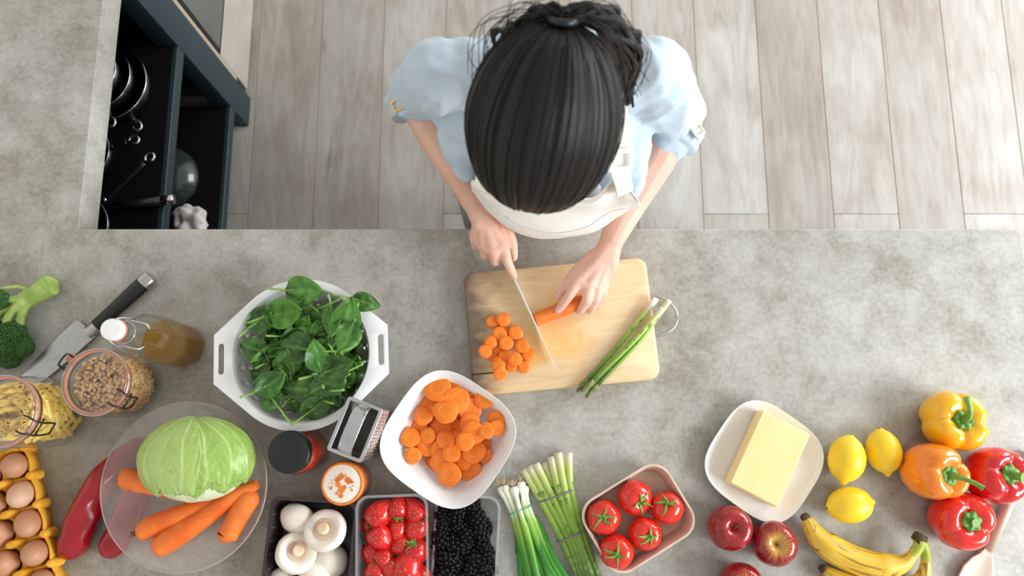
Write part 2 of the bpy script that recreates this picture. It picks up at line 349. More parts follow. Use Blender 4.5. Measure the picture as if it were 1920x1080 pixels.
    # leaf greens with veins from the tc attribute (z = vein mask)
    def leafmat(name, a, b, vein, scale, rough, vs_=0.7, sss=0.0):
        m, nt, p = newmat(name); vec = coord(nt, 'obj'); at = nt.nodes.new('ShaderNodeAttribute'); at.attribute_name = 'tc'
        sx = nt.nodes.new('ShaderNodeSeparateXYZ'); nt.links.new(at.outputs['Vector'], sx.inputs[0])
        oi = nt.nodes.new('ShaderNodeObjectInfo')
        n_ = noise_n(nt, vec, scale, 4); ad = nt.nodes.new('ShaderNodeMath'); ad.operation = 'MULTIPLY_ADD'
        nt.links.new(oi.outputs['Random'], ad.inputs[0]); ad.inputs[1].default_value = 0.4; nt.links.new(n_, ad.inputs[2])
        c = ramp(nt, ad.outputs[0], [(0.4, a), (0.95, b)])
        mu = nt.nodes.new('ShaderNodeMath'); mu.operation = 'MULTIPLY'; nt.links.new(sx.outputs[2], mu.inputs[0]); mu.inputs[1].default_value = vs_; mu.use_clamp = True
        c = mix(nt, mu.outputs[0], c, vein); nt.links.new(c, p.inputs['Base Color']); p.inputs['Roughness'].default_value = rough
        if sss: p.inputs['Subsurface Weight'].default_value = sss; p.inputs['Subsurface Scale'].default_value = 0.004
        bump(nt, p, noise_n(nt, vec, 90, 3), 0.25, 0.002); return m
    MT['spinach'] = leafmat('spinach_leaf', S(22, 62, 14), S(84, 138, 50), S(112, 158, 78), 30, 0.4)
    MT['spin_stem'] = pm('spinach_stem', S(118, 164, 70), S(146, 190, 92), 30, rough=0.4)
    MT['cabbage'] = leafmat('cabbage_leaf', S(138, 172, 76), S(180, 206, 122), S(224, 234, 180), 16, 0.34, 0.9, 0.1)
    MT['cabbage_pale'] = leafmat('pale_cabbage_leaf', S(208, 222, 168), S(232, 238, 210), S(242, 246, 230), 14, 0.4, 0.9, 0.1)
    MT['broc_stalk'] = pm('broccoli_stalk', S(132, 160, 70), S(172, 194, 108), 40, 4, rough=0.5, bmp=0.15, bscale=60)
    MT['broc_head'] = pm('broccoli_floret', S(30, 72, 30), S(64, 108, 46), 180, 3, rough=0.7, bmp=0.8, bscale=380, bdist=0.003)
    # stalk gradients by length along the stalk (tc.z)
    def along(name, stops, rough=0.45, nscale=30, namt=0.12, bmp=0.0):
        m, nt, p = newmat(name); at = nt.nodes.new('ShaderNodeAttribute'); at.attribute_name = 'tc'
        sx = nt.nodes.new('ShaderNodeSeparateXYZ'); nt.links.new(at.outputs['Vector'], sx.inputs[0])
        n_ = noise_n(nt, coord(nt, 'obj'), nscale, 4)
        ad = nt.nodes.new('ShaderNodeMath'); ad.operation = 'MULTIPLY_ADD'; nt.links.new(n_, ad.inputs[0]); ad.inputs[1].default_value = namt
        dv = nt.nodes.new('ShaderNodeMath'); dv.operation = 'MULTIPLY'; nt.links.new(sx.outputs[2], dv.inputs[0]); dv.inputs[1].default_value = 0.4
        nt.links.new(dv.outputs[0], ad.inputs[2]); nt.links.new(ramp(nt, ad.outputs[0], stops), p.inputs['Base Color']); p.inputs['Roughness'].default_value = rough
        if bmp: bump(nt, p, noise_n(nt, coord(nt, 'obj'), 200, 3), bmp, 0.002)
        return m
    MT['scallion'] = along('scallion_stalk', [(0.05, S(240, 240, 224)), (0.20, S(232, 236, 206)), (0.33, S(150, 190, 82)), (0.55, S(84, 152, 44)), (0.9, S(54, 128, 38))], 0.3)
    MT['asparagus'] = along('asparagus_stalk', [(0.06, S(226, 214, 188)), (0.18, S(188, 200, 116)), (0.42, S(142, 178, 70)), (0.75, S(106, 142, 52)), (0.95, S(86, 108, 52))], 0.4)
    MT['asp_tip'] = pm('asparagus_tip', S(84, 106, 44), S(122, 134, 74), 90, rough=0.5)
    MT['roots'] = pm('dry_roots', S(206, 180, 142), S(226, 206, 172), 60, rough=0.8)
    MT['carrot_whole'] = pm('carrot_skin', S(226, 100, 26), S(240, 130, 50), 26, 5, rough=0.42, bmp=0.35, bscale=70, bdist=0.003, sss=0.1)
    MT['carrot_core'] = pm('carrot_core', S(253, 146, 44), rough=0.4)
    # apple: streaks from stem, yellow flush round the stem
    def apple(name, yel):
        m, nt, p = newmat(name); at = nt.nodes.new('ShaderNodeAttribute'); at.attribute_name = 'tc'
        mp = nt.nodes.new('ShaderNodeMapping'); mp.inputs['Scale'].default_value = (6, 6, 0.8); nt.links.new(at.outputs['Vector'], mp.inputs[0])
        n_ = noise_n(nt, mp.outputs[0], 2.2, 6, 0.65); n2 = noise_n(nt, coord(nt, 'obj'), 12, 3)
        c = ramp(nt, n_, [(0.3, S(108, 10, 22)), (0.5, S(146, 22, 28)), (0.72, S(186, 52, 44))])
        c = mix(nt, 0.3, c, ramp(nt, n2, [(0.35, S(104, 8, 22)), (0.65, S(180, 36, 36))]))
        sx = nt.nodes.new('ShaderNodeSeparateXYZ'); nt.links.new(at.outputs['Vector'], sx.inputs[0])
        ad = nt.nodes.new('ShaderNodeMath'); ad.operation = 'MULTIPLY_ADD'; nt.links.new(n_, ad.inputs[0]); ad.inputs[1].default_value = 0.4; nt.links.new(sx.outputs[2], ad.inputs[2])
        c = mix(nt, ramp(nt, ad.outputs[0], [(1.0 - yel, (0, 0, 0, 1)), (1.0 - yel + 0.22, (0.9, 0.9, 0.9, 1))]), c, S(206, 160, 72))
        vo = nt.nodes.new('ShaderNodeTexVoronoi'); vo.inputs['Scale'].default_value = 180; nt.links.new(coord(nt, 'obj'), vo.inputs['Vector'])
        c = mix(nt, ramp(nt, vo.outputs['Distance'], [(0.1, (0.45, 0.45, 0.45, 1)), (0.2, (0, 0, 0, 1))]), c, S(222, 170, 120))
        nt.links.new(c, p.inputs['Base Color']); p.inputs['Roughness'].default_value = 0.2; p.inputs['Coat Weight'].default_value = 0.3; return m
    MT['apple_dark'] = apple('dark_red_apple', -0.3); MT['apple_red'] = apple('streaked_red_apple', 0.13)
    # banana
    m, nt, p = newmat('banana_peel'); v2 = coord(nt, 'obj'); n1 = noise_n(nt, v2, 26, 5, 0.6, 1.0); n2 = noise_n(nt, v2, 10, 3)
    at = nt.nodes.new('ShaderNodeAttribute'); at.attribute_name = 'tc'; mp = nt.nodes.new('ShaderNodeMapping'); mp.inputs['Scale'].default_value = (2.2, 2.2, 0.5); nt.links.new(at.outputs['Vector'], mp.inputs[0])
    n3 = noise_n(nt, mp.outputs[0], 2.4, 5, 0.6)
    c = ramp(nt, n2, [(0.3, S(226, 178, 46)), (0.65, S(244, 206, 84))])
    c = mix(nt, ramp(nt, n3, [(0.53, (0, 0, 0, 1)), (0.62, (0.8, 0.8, 0.8, 1))]), c, S(112, 76, 40))
    c = mix(nt, ramp(nt, n1, [(0.59, (0, 0, 0, 1)), (0.66, (0.7, 0.7, 0.7, 1))]), c, S(96, 64, 36))
    nt.links.new(c, p.inputs['Base Color']); p.inputs['Roughness'].default_value = 0.4; MT['banana'] = m
    MT['banana_green'] = pm('banana_stalk', S(150, 164, 50), S(190, 190, 76), 40, rough=0.5)
    MT['banana_end'] = pm('banana_end', S(58, 44, 30), S(92, 72, 48), 60, rough=0.8)
    # strawberry: seeds by voronoi
    m, nt, p = newmat('strawberry'); vec = coord(nt, 'obj'); vo = nt.nodes.new('ShaderNodeTexVoronoi'); vo.inputs['Scale'].default_value = 210; vo.inputs['Randomness'].default_value = 0.35; nt.links.new(vec, vo.inputs['Vector'])
    c = ramp(nt, noise_n(nt, vec, 30, 3), [(0.3, S(178, 16, 20)), (0.65, S(216, 34, 30))])
    c = mix(nt, ramp(nt, vo.outputs['Distance'], [(0.18, (0.8, 0.8, 0.8, 1)), (0.28, (0, 0, 0, 1))]), c, S(226, 130, 60))
    nt.links.new(c, p.inputs['Base Color']); p.inputs['Roughness'].default_value = 0.2; p.inputs['Coat Weight'].default_value = 0.25
    bump(nt, p, vo.outputs['Distance'], 0.5, 0.001); MT['strawberry'] = m
    MT['berry_leaf'] = pm('strawberry_calyx', S(86, 134, 44), S(136, 172, 84), 60, rough=0.55)
    # hair
    m, nt, p = newmat('dark_brown_hair'); at = nt.nodes.new('ShaderNodeAttribute'); at.attribute_name = 'tc'
    mp = nt.nodes.new('ShaderNodeMapping'); mp.inputs['Scale'].default_value = (60, 60, 0.35); nt.links.new(at.outputs['Vector'], mp.inputs[0])
    n_ = noise_n(nt, mp.outputs[0], 1.6, 4, 0.7)
    nt.links.new(ramp(nt, n_, [(0.3, S(11, 9, 9)), (0.7, S(29, 22, 20))]), p.inputs['Base Color']); p.inputs['Roughness'].default_value = 0.4
    p.inputs['Specular IOR Level'].default_value = 0.35; bump(nt, p, n_, 0.35, 0.002); MT['hair'] = m
    MT['scalp'] = pm('scalp', S(74, 56, 50), rough=0.6)
mats()
# ------------------------------------------------------------------ structure: floor of separate oak planks
rnd = random.Random(7)
fl = M().add(cuboid(-2.2, 3.1, -1.6, 3.0, -0.05, -0.014)).build('floor', MT['dark_gap'], smooth=False); tag(fl, 'pale white-washed oak plank floor', kind='structure')
def plank_mesh(w, l): return M().add(box(w - 0.0012, l - 0.0012, 0.014, 0.0010)).mesh('plank', MT['oak'], True, 30)
JY = P(1500, 401, 0).y
PW = 0.2097; x0 = P(707, 430, 0).x
cols = range(-9, 15)
pm_cache = {}
for c in cols:
    cx = x0 + (c + 0.5) * PW
    if c in (-3, 1, 3, 5, 7, 9): j = [JY]
    else: j = [JY + rnd.choice((-1.05, -0.55, 0.95, 1.25))]
    ys = sorted(set([-1.6, 3.0] + j + [q for q in (j[0] - 1.9, j[0] + 1.9) if -1.4 < q < 2.8]))
    for a, b in zip(ys, ys[1:]):
        key = round(b - a, 3)
        if key not in pm_cache: pm_cache[key] = plank_mesh(PW, key)
        place('plank', pm_cache[key], fl, (cx, (a + b) / 2, -0.014))
for nm, g_ in (('wall_far', cuboid(-2.3, 3.1, 3.0, 3.1, -0.05, 2.7)), ('wall_left', cuboid(-2.3, -2.2, -1.6, 3.0, -0.05, 2.7))):
    tag(M().add(g_).build(nm, pm('plaster_' + nm, S(226, 222, 214), S(232, 228, 221), 5, rough=0.9), smooth=False), 'plain off-white plastered kitchen wall', kind='structure')
# ------------------------------------------------------------------ L-shaped concrete worktop
YE = P(1000, 432, TOP).y; XE = P(143, 432, TOP).x; XR = P(1912, 433, TOP).x
SLAB = 0.068
wt = place('worktop', plate2d('worktop', [[(-1.75, -0.62), (XR - 0.008, -0.62), (XR, -0.612), (XR, YE - 0.008), (XR - 0.008, YE), (XE, YE), (XE, 1.72), (-1.75, 1.72)]], SLAB, MT['concrete'], 0.003), loc=(0, 0, TOP - SLAB / 2))
tag(wt, 'L-shaped grey polished concrete worktop carrying the ingredients', 'worktop')
ZB = TOP - SLAB
# island carcass below the worktop
isl = thing('kitchen_island_base', 'dark teal island carcass below the concrete worktop', 'cabinet', (0.06, -0.1, 0))
M().add(cuboid(-0.84, 0.86, -0.42, 0.40, 0.09, ZB - 0.001, 0.003)).build('carcass', MT['teal'], isl, True, 30)
M().add(cuboid(-0.82, 0.84, -0.38, 0.36, 0.0, 0.09)).build('plinth', MT['teal_shaded'], isl, False)
for k in range(3):
    d = M().add(cuboid(-0.83 + k * 0.563, -0.275 + k * 0.563, 0.401, 0.417, 0.10, ZB - 0.02, 0.003)).build('door', MT['teal'], isl, True, 30)
    M().add(tube([(-0.36 + k * 0.563, 0.417, 0.55), (-0.36 + k * 0.563, 0.432, 0.56), (-0.36 + k * 0.563, 0.432, 0.72), (-0.36 + k * 0.563, 0.417, 0.73)], 0.005, 8)).build('handle', MT['brushed'], d)
# ------------------------------------------------------------------ open cabinet under the left arm
XF = -0.866; Y0, Y1 = 0.33, 1.07
cb = thing('open_cabinet', 'dark teal open-fronted cabinet with a middle shelf full of pans', 'cabinet', (-1.15, 0.7, 0))
def cpart(name, x0, x1, y0, y1, z0, z1, m='teal', bev=0.002):
    o = M().add(cuboid(x0, x1, y0, y1, z0, z1, bev)).build(name, MT[m], cb, True, 30); o.location = -cb.location; return o
cpart('post', XF - 0.055, XF, 0.97, Y1, 0.0, ZB - 0.001)
cpart('post', XF - 0.055, XF, Y0, Y0 + 0.05, 0.0, ZB - 0.001)
cpart('top_rail', XF - 0.03, XF, Y0 + 0.05, 0.97, ZB - 0.03, ZB - 0.001)
cpart('shelf', -1.43, XF, Y0 + 0.05, 0.97, 0.492, 0.530)
cpart('shelf', -1.43, XF, Y0 + 0.05, 0.97, 0.125, 0.160)
cpart('side_panel', -1.45, XF - 0.055, 1.045, Y1, 0.10, ZB - 0.001, 'teal_shaded')
cpart('side_panel', -1.45, XF - 0.055, Y0, Y0 + 0.02, 0.10, ZB - 0.001, 'teal_shaded')
cpart('back_panel', -1.452, -1.44, Y0 + 0.02, 1.045, 0.10, ZB - 0.001, 'teal_shaded')
cpart('shelf_shade', -1.438, XF - 0.012, Y0 + 0.052, 0.968, 0.5302, 0.5312, 'teal_shaded', 0)  # thin near-black sheets added on the shelves to paint their shade
cpart('shelf_shade', -1.438, XF - 0.012, Y0 + 0.052, 0.968, 0.1602, 0.1612, 'teal_shaded', 0)
# oven next to it
ov = thing('built_in_oven', 'built-in oven with a grey glass door beside the open cabinet', 'oven', (-1.15, 1.4, 0))
def opart(name, x0, x1, y0, y1, z0, z1, m, bev=0.002, par=None):
    o = M().add(cuboid(x0, x1, y0, y1, z0, z1, bev)).build(name, m, par or ov, True, 30); o.location = -ov.location if par is None else (0, 0, 0); return o
opart('body', -1.45, XF - 0.02, 1.076, 1.70, 0.0, ZB - 0.001, MT['black_plastic'])
opart('edge_strip', XF - 0.02, XF - 0.004, 1.072, 1.088, 0.12, ZB - 0.002, pm('beige_edge', S(176, 160, 142), rough=0.6), 0.001)
dr = opart('door', XF - 0.02, XF - 0.004, 1.092, 1.69, 0.255, 0.74, MT['black_plastic'])
opart('glass', XF - 0.006, XF - 0.001, 1.102, 1.68, 0.27, 0.71, pm('grey_oven_glass', S(92, 96, 94), rough=0.1, coat=1.0), 0.001, dr)
opart('control_panel', XF - 0.02, XF - 0.004, 1.092, 1.69, 0.75, 0.84, MT['brushed'])
opart('drawer', XF - 0.02, XF - 0.006, 1.092, 1.69, 0.02, 0.245, pm('taupe_drawer_front', S(176, 166, 154), S(186, 176, 166), 10, rough=0.5))
M().add(tube([(XF - 0.004, 1.16, 0.725), (XF + 0.03, 1.16, 0.725), (XF + 0.03, 1.62, 0.725), (XF - 0.004, 1.62, 0.725)], 0.007, 8)).build('handle', MT['brushed'], dr)
# pans in the cabinet
def pan(name, label, loc, r, h, rim, handle=None, group=None, end=None):
    t = thing(name, label, 'pan', loc, 0, group)
    M().add(lathe([(0, 0), (r * 0.8, 0), (r * 0.9, h * 0.15), (r, h), (r * 0.97, h), (r * 0.87, h * 0.2), (r * 0.78, 0.004), (0, 0.004)], 40)).build('body', MT['black_enamel'], t)
    M().add(tube([(r * math.cos(a) * 0.99, r * math.sin(a) * 0.99, h) for a in [2 * PI * k / 48 for k in range(49)]], rim, 6, False)).build('rim', MT['steel'], t)
    if handle:
        a, l, up = handle; d = Vector((math.cos(a), math.sin(a), 0))
        hd = M().add(tube(spline([d * r * 0.95 + Vector((0, 0, h * 0.8)), d * (r + l * 0.4) + Vector((0, 0, h * 0.8 + up * 0.5)), d * (r + l) + Vector((0, 0, h * 0.8 + up))], 5), 0.008, 8, flat=0.6)).build('handle', MT['black_plastic'], t)
        e = d * (r + l) + Vector((0, 0, h * 0.8 + up)); n = Vector((-d.y, d.x, 0))
        M().add(tube([e + d * (0.006 + 0.012 * (1 - math.cos(q))) + n * 0.010 * math.sin(q) for q in [PI * 1.6 * k / 14 for k in range(15)]], 0.0042, 8)).build('hanging_loop', MT['steel'], hd)
        M().add(lathe([(0, -0.004), (0.006, -0.003), (0.006, 0.003), (0, 0.004)], 10), T(*(d * (r + 0.012) + Vector((0, 0, h * 0.8 + 0.008))))).build('rivet', MT['steel'], hd)
    return t
c = P(212, 132, 0.66)
zs = 0.5315
pan('frying_pan', 'largest black pan with a bright steel rim at the bottom of the nested stack', (-1.005, c.y, zs), 0.10, 0.065, 0.0022, (R(-52), 0.03, 0.02))
pan('frying_pan', 'middle black pan nested in the steel-rimmed stack', (-1.018, c.y + 0.004, zs + 0.026), 0.086, 0.066, 0.002, (R(-66), 0.03, 0.02))
pan('frying_pan', 'smallest black pan lying on top of the nested stack', (-1.026, c.y + 0.006, zs + 0.052), 0.072, 0.066, 0.0025)
pan('saucepan', 'black saucepan with a chrome hanging loop behind the cabinet post', (-1.07, 0.66, zs), 0.085, 0.055, 0.001, (R(10), 0.047, 0.02))
pan('saucepan', 'black saucepan with a chrome hanging loop near the shelf edge', (-1.055, 0.475, zs), 0.080, 0.045, 0.001, (R(45.6), 0.142, 0.015))
# ladle lying on the shelf with its steel end poking out
t = thing('serving_fork', 'black-handled serving tool with a steel end poking out of the shelf', 'utensil', (-0.985, 0.535, zs))
M().add(tube([(-0.035, -0.006, 0.012), (0.12, 0.014, 0.012)], [0.009, 0.012], 10)).build('handle', MT['black_plastic'], t)
M().add(tube([(0.12, 0.014, 0.012), (0.148, 0.0175, 0.012)], 0.0125, 12)).build('end_cap', MT['steel'], t)
# glass lid with knob standing in the lower compartment
t = thing('pot_lid', 'grey glass pot lid with a steel knob in the lower compartment', 'lid', (-1.045, 0.735, 0.162))
M().add(lathe([(0, 0.055), (0.03, 0.05), (0.07, 0.035), (0.098, 0.01), (0.10, 0.0), (0.096, 0.0), (0.068, 0.03), (0, 0.048)], 36)).build('dome', pm('smoked_glass', S(52, 58, 60), rough=0.2, coat=0.6), t)
k = M().add(lathe([(0.02, 0.052), (0.02, 0.06), (0.008, 0.064), (0.008, 0.07), (0, 0.07)], 16)).build('knob_base', MT['black_plastic'], t)
M().add(lathe([(0.008, 0.068), (0.016, 0.075), (0.017, 0.09), (0.012, 0.098), (0, 0.10)], 16)).build('knob', MT['steel'], t)
# crumpled white cloth in the lower compartment
def crumple(co): return 0.018 * noise.noise(Vector(co) * 22) + 0.010 * noise.noise(Vector(co) * 55)
m = M().add(sphere(1, 20, 12), T(-0.932, 0.575, 0.226) @ SC(0.052, 0.06, 0.045))
o = place('dish_cloth', remesh('dish_cloth', m, 0.006, MT['cloth_white'], 2, crumple)); tag(o, 'crumpled white cloth at the bottom of the open cabinet', 'cloth')
# ------------------------------------------------------------------ person
PR = Vector((0.05, 0.52, 0))
pe = thing('person', 'person in a pale blue shirt and cream apron slicing a carrot', 'person', PR)
def pchild(o): o.location = -PR; return o
ER = P(782, 182, 1.06); WR = P(890, 382, 1.025); SR = P(826, 132, 1.27)
EL = P(1268, 222, 1.06); WL = P(1146, 452, 1.01); SL = P(1222, 132, 1.27)
HC = P(1020, 222, 1.48)
back = Vector((0.06, 0.72, 0.69)).normalized(); side = Vector((1, -0.08, 0)); side = (side - back * side.dot(back)).normalized(); hup = side.cross(back).normalized()
if hup.z < 0: hup = -hup
fw = -back
nb = Vector((0.05, 0.515, 1.30))
b = M()
def cap(p, q, r0, r1, n=12, flat=1.0, up=None): b.add(capsule(p, q, r0, r1, n, flat, up))
# trunk and legs
for z, a, d, cy in ((0.86, 0.14, 0.09, 0.53), (1.0, 0.115, 0.08, 0.53), (1.12, 0.125, 0.085, 0.525), (1.20, 0.12, 0.070, 0.52)):
    b.add(sphere(1, 20, 12), T(0.05, cy, z) @ SC(a, d, 0.11))
cap(SR - Vector((-0.01, 0.01, 0.012)), SL - Vector((0.01, 0.01, 0.012)), 0.034, 0.034)
for sx in (-0.075, 0.075):
    hip = Vector((0.05 + sx, 0.53, 0.84)); kn = Vector((0.05 + sx * 1.05, 0.53, 0.46)); an = Vector((0.05 + sx * 1.05, 0.56, 0.09))
    cap(hip, kn, 0.075, 0.052); cap(kn, an, 0.05, 0.034); cap(an + Vector((0, 0, -0.05)), an + Vector((0, -0.13, -0.062)), 0.03, 0.022)
# neck and head
cap(nb, HC + back * 0.03 - hup * 0.06, 0.055, 0.05)
hm = Matrix((side.to_tuple() + (0,), back.to_tuple() + (0,), hup.to_tuple() + (0,), (0, 0, 0, 1))).transposed(); hm = Matrix.Translation(HC) @ hm
b.add(sphere(1, 24, 16), hm @ SC(0.075, 0.092, 0.085))
b.add(sphere(1, 20, 12), hm @ T(0, -0.03, -0.05) @ SC(0.058, 0.062, 0.075))                      # jaw
b.add(capsule(hm @ Vector((0, -0.09, -0.005)), hm @ Vector((0, -0.105, -0.035)), 0.007, 0.011))     # nose
for s in (-1, 1):
    b.add(sphere(1, 12, 8), hm @ T(s * 0.077, 0.012, -0.025) @ SC(0.009, 0.02, 0.03))               # ears
    b.add(sphere(1, 10, 8), hm @ T(s * 0.034, -0.075, 0.014) @ SC(0.022, 0.018, 0.008))             # brow
b.add(capsule(hm @ Vector((-0.02, -0.083, -0.066)), hm @ Vector((0.02, -0.083, -0.066)), 0.006, 0.006))  # lips
# arms
cap(SR - Vector((0, 0.01, 0.012)), ER, 0.038, 0.036); cap(SL - Vector((0, 0.01, 0.012)), EL, 0.038, 0.036)
def forearm(E, W):
    q = E.lerp(W, 0.33); s_ = E.lerp(W, 0.75)
    cap(E, q, 0.037, 0.038); cap(q, s_, 0.038, 0.027); cap(s_, W, 0.027, 0.0225)
forearm(ER, WR); forearm(EL, WL)
def chain(pts, rr):
    pts = [P(*p) if not isinstance(p, Vector) else p for p in pts]
    for i in range(len(pts) - 1): cap(pts[i], pts[i + 1], rr[i], rr[i + 1], 12)
# her right hand (grips the knife)
palm = [(944, 462, 1.017), (926, 470, 1.018), (908, 462, 1.013), (891, 446, 1.005)]
for i, k_ in enumerate(palm):
    chain([WR, (918 - i * 6, 420, 1.028), k_], [0.021, 0.0145, 0.0118])
for a, b_ in zip(palm, palm[1:]): chain([a, b_], [0.0118, 0.0118])
chain([(910, 415, 1.016), (930, 440, 1.004)], [0.018, 0.016])
chain([palm[0], (951, 491, 1.010), (959, 508, 1.000), (964, 518, 0.993)], [0.0118, 0.0095, 0.0085, 0.0070])
chain([palm[1], (929, 490, 1.000), (941, 486, 0.979), (952, 468, 0.975)], [0.0118, 0.0098, 0.0085, 0.007])
chain([palm[2], (909, 479, 0.994), (921, 474, 0.975), (934, 456, 0.972)], [0.0112, 0.0095, 0.0082, 0.007])
chain([palm[3], (892, 461, 0.988), (903, 458, 0.972), (916, 442, 0.970)], [0.0105, 0.0085, 0.0075, 0.0065])
chain([(915, 402, 1.022), (950, 430, 1.008), (961, 458, 0.998), (963, 482, 0.990)], [0.016, 0.0125, 0.010, 0.0082])
# her left hand (holds the carrot)
palm = [(1083, 529, 0.998), (1104, 535, 0.999), (1121, 533, 0.994), (1133, 524, 0.986)]
for i, k_ in enumerate(palm):
    chain([WL, (1118 + i * 9, 492 + i * 1.5, 1.006 - i * 0.002), k_], [0.021, 0.0145, 0.0115])
for a, b_ in zip(palm, palm[1:]): chain([a, b_], [0.011, 0.011])
chain([palm[0], (1066, 556, 0.992), (1054, 573, 0.980), (1046, 582, 0.974)], [0.0115, 0.0092, 0.008, 0.0066])
chain([palm[1], (1100, 563, 0.990), (1091, 578, 0.973), (1086, 584, 0.964)], [0.0115, 0.0094, 0.0082, 0.0068])
chain([palm[2], (1117, 561, 0.983), (1110, 577, 0.968), (1106, 583, 0.960)], [0.0110, 0.009, 0.008, 0.0066])
chain([palm[3], (1131, 552, 0.975), (1125, 568, 0.963), (1121, 576, 0.958)], [0.010, 0.008, 0.007, 0.006])
chain([(1116, 482, 1.0), (1080, 511, 0.990), (1059, 538, 0.980), (1047, 555, 0.972)], [0.017, 0.012, 0.0092, 0.0075])
pchild(place('body', remesh('body', b, 0.0026, MT['skin'], 3), pe))
def nail(px, py, z, ang, tilt, l=0.010, w_=0.0075):
    o = M().add(sphere(1, 10, 6), SC(w_ / 2, l / 2, 0.0012)).build('fingernail', MT['nail'], pe); o.location = P(px, py, z) - PR; o.rotation_euler = (tilt, 0, ang)
nail(1044.5, 583, 0.9785, R(-45), R(30)); nail(1047, 557, 0.978, R(-30), R(25)); nail(963.5, 481, 0.9975, R(5), R(15)); nail(965, 519, 0.998, R(20), R(35))
for s in (-1, 1):
    o = M().add(sphere(0.011, 14, 10)).build('eye', MT['white_plastic'], pe); o.location = hm @ Vector((s * 0.033, -0.076, 0.0)) - PR
    q = M().add(sphere(0.0055, 12, 8)).build('iris', MT['brown_stem'], o); q.location = hm.to_3x3() @ Vector((0, -0.0068, -0.001))
# shirt
b = M()
for z, a, d, cy in ((0.90, 0.165, 0.120, 0.525), (1.02, 0.140, 0.105, 0.52), (1.12, 0.150, 0.125, 0.505), (1.19, 0.160, 0.115, 0.51), (1.235, 0.150, 0.090, 0.525)):
    b.add(sphere(1, 28, 16), T(0.052, cy, z) @ SC(a, d, 0.085))
cap(SR + Vector((0.02, -0.008, -0.005)), SL + Vector((-0.02, -0.008, -0.005)), 0.056, 0.056)
b.add(capsule(nb + Vector((0, 0.01, -0.05)), nb + Vector((0, -0.005, 0.015)), 0.085, 0.063))
fr = (WR - ER).normalized(); fl_ = (WL - EL).normalized()
cR = ER + fr * 0.012; cL = EL + fl_ * 0.036
cap(SR - Vector((0, 0.008, 0)), ER, 0.058, 0.054); cap(ER, cR, 0.054, 0.049)
cap(SL - Vector((0, 0.008, 0)), EL, 0.058, 0.054); cap(EL, cL, 0.054, 0.049)
# the shirt body hanging between arm and apron
b.add(capsule(Vector((-0.085, 0.50, 1.14)), P(878, 325, 1.04), 0.05, 0.03)); b.add(capsule(Vector((0.19, 0.50, 1.14)), P(1180, 340, 1.06), 0.05, 0.03))
# buttoned yoke at the chest
b.add(capsule(P(1140, 190, 1.22), P(1150, 330, 1.12), 0.035, 0.03))
def wr(co):
    n_ = noise.noise(Vector((co.x * 12 + co.y * 5, co.y * 15, co.z * 9))); m_ = noise.noise(Vector((co.x * 34 + 5, co.y * 26, co.z * 20)))
    return 0.0085 * (0.35 - min(1, abs(n_) * 2.4)) + 0.0035 * (0.3 - abs(m_) * 1.5)
sh = pchild(place('shirt', remesh('shirt', b, 0.0045, MT['shirt'], 10, wr), pe))
def cuff(c_, d, r0, tabpx, tabang, tz, roll):
    u = d
    prof = []
    pts = [c_ - u * 0.034, c_ - u * 0.032, c_ - u * 0.018, c_ - u * 0.016, c_ - u * 0.002, c_ + u * 0.006, c_ + u * 0.006, c_ - u * 0.01]
    g = tube(pts, [r0 * 0.98, r0 * 1.02, r0 * 1.05, r0 * 1.02, r0 * 1.06, r0 * 1.04, r0 * 0.92, r0 * 0.9], 28, False)
    m = M().add(g); me = m.mesh('cuff', MT['shirt'])
    for v in me.vertices: v.co += Vector((noise.noise(v.co * 40), noise.noise(v.co * 40 + Vector((9, 0, 0))), noise.noise(v.co * 40 + Vector((0, 9, 0))))) * 0.003
    o = place('cuff', me, sh)
    tp = P(tabpx[0], tabpx[1], tz)
    tb = M().add(box(0.020, 0.034, 0.004, 0.0015)).build('cuff_tab', MT['shirt'], sh, True, 40); tb.location = tp; tb.rotation_euler = (R(12), roll, tabang)
    bk = place('buckle', plate2d('buckle', [rrect(0.028, 0.020, 0.003, 3), rrect(0.022, 0.014, 0.002, 3)], 0.0024, MT['gold'], 0.0006), sh)
    bk.location = tp + Matrix.Rotation(roll, 3, 'Y') @ Vector((0, 0, 0.006)); bk.rotation_euler = (R(12), roll, tabang)
cuff(cR, fr, 0.0565, (752, 197), R(18), 1.137, R(-22)); cuff(cL, fl_, 0.0565, (1304, 247), R(40), 1.10, R(28))
# white top and neck opening in the V of the apron
pchild(M().add(capsule(P(1080, 315, 1.135), P(1103, 345, 1.115), 0.028, 0.024)).build('undershirt', MT['tee'], pe))
# apron
def apx(s, row):
    top = [(884, 338, 1.155), (930, 340, 1.158), (985, 348, 1.158), (1045, 360, 1.155), (1108, 371, 1.148), (1150, 338, 1.17), (1172, 345, 1.168), (1196, 374, 1.14)]
    r1 = [(882, 345, 1.14), (926, 358, 1.13), (983, 378, 1.12), (1045, 392, 1.115), (1105, 392, 1.115), (1148, 370, 1.13), (1174, 368, 1.14), (1198, 378, 1.13)]
    r2 = [(884, 352, 1.11), (922, 385, 1.09), (978, 418, 1.075), (1043, 430, 1.07), (1103, 420, 1.075), (1147, 398, 1.09), (1176, 386, 1.10), (1199, 381, 1.11)]
    r3 = [(887, 358, 1.08), (920, 397, 1.05), (973, 437, 1.03), (1042, 446.5, 1.02), (1102, 436, 1.03), (1146, 411, 1.05), (1176, 393, 1.07), (1198, 384, 1.08)]
    rows = [top, r1, r2, r3]
    a = [P(*q) for q in rows[row]]; return a
rows = [apx(0, i) for i in range(4)]
r3 = rows[3]
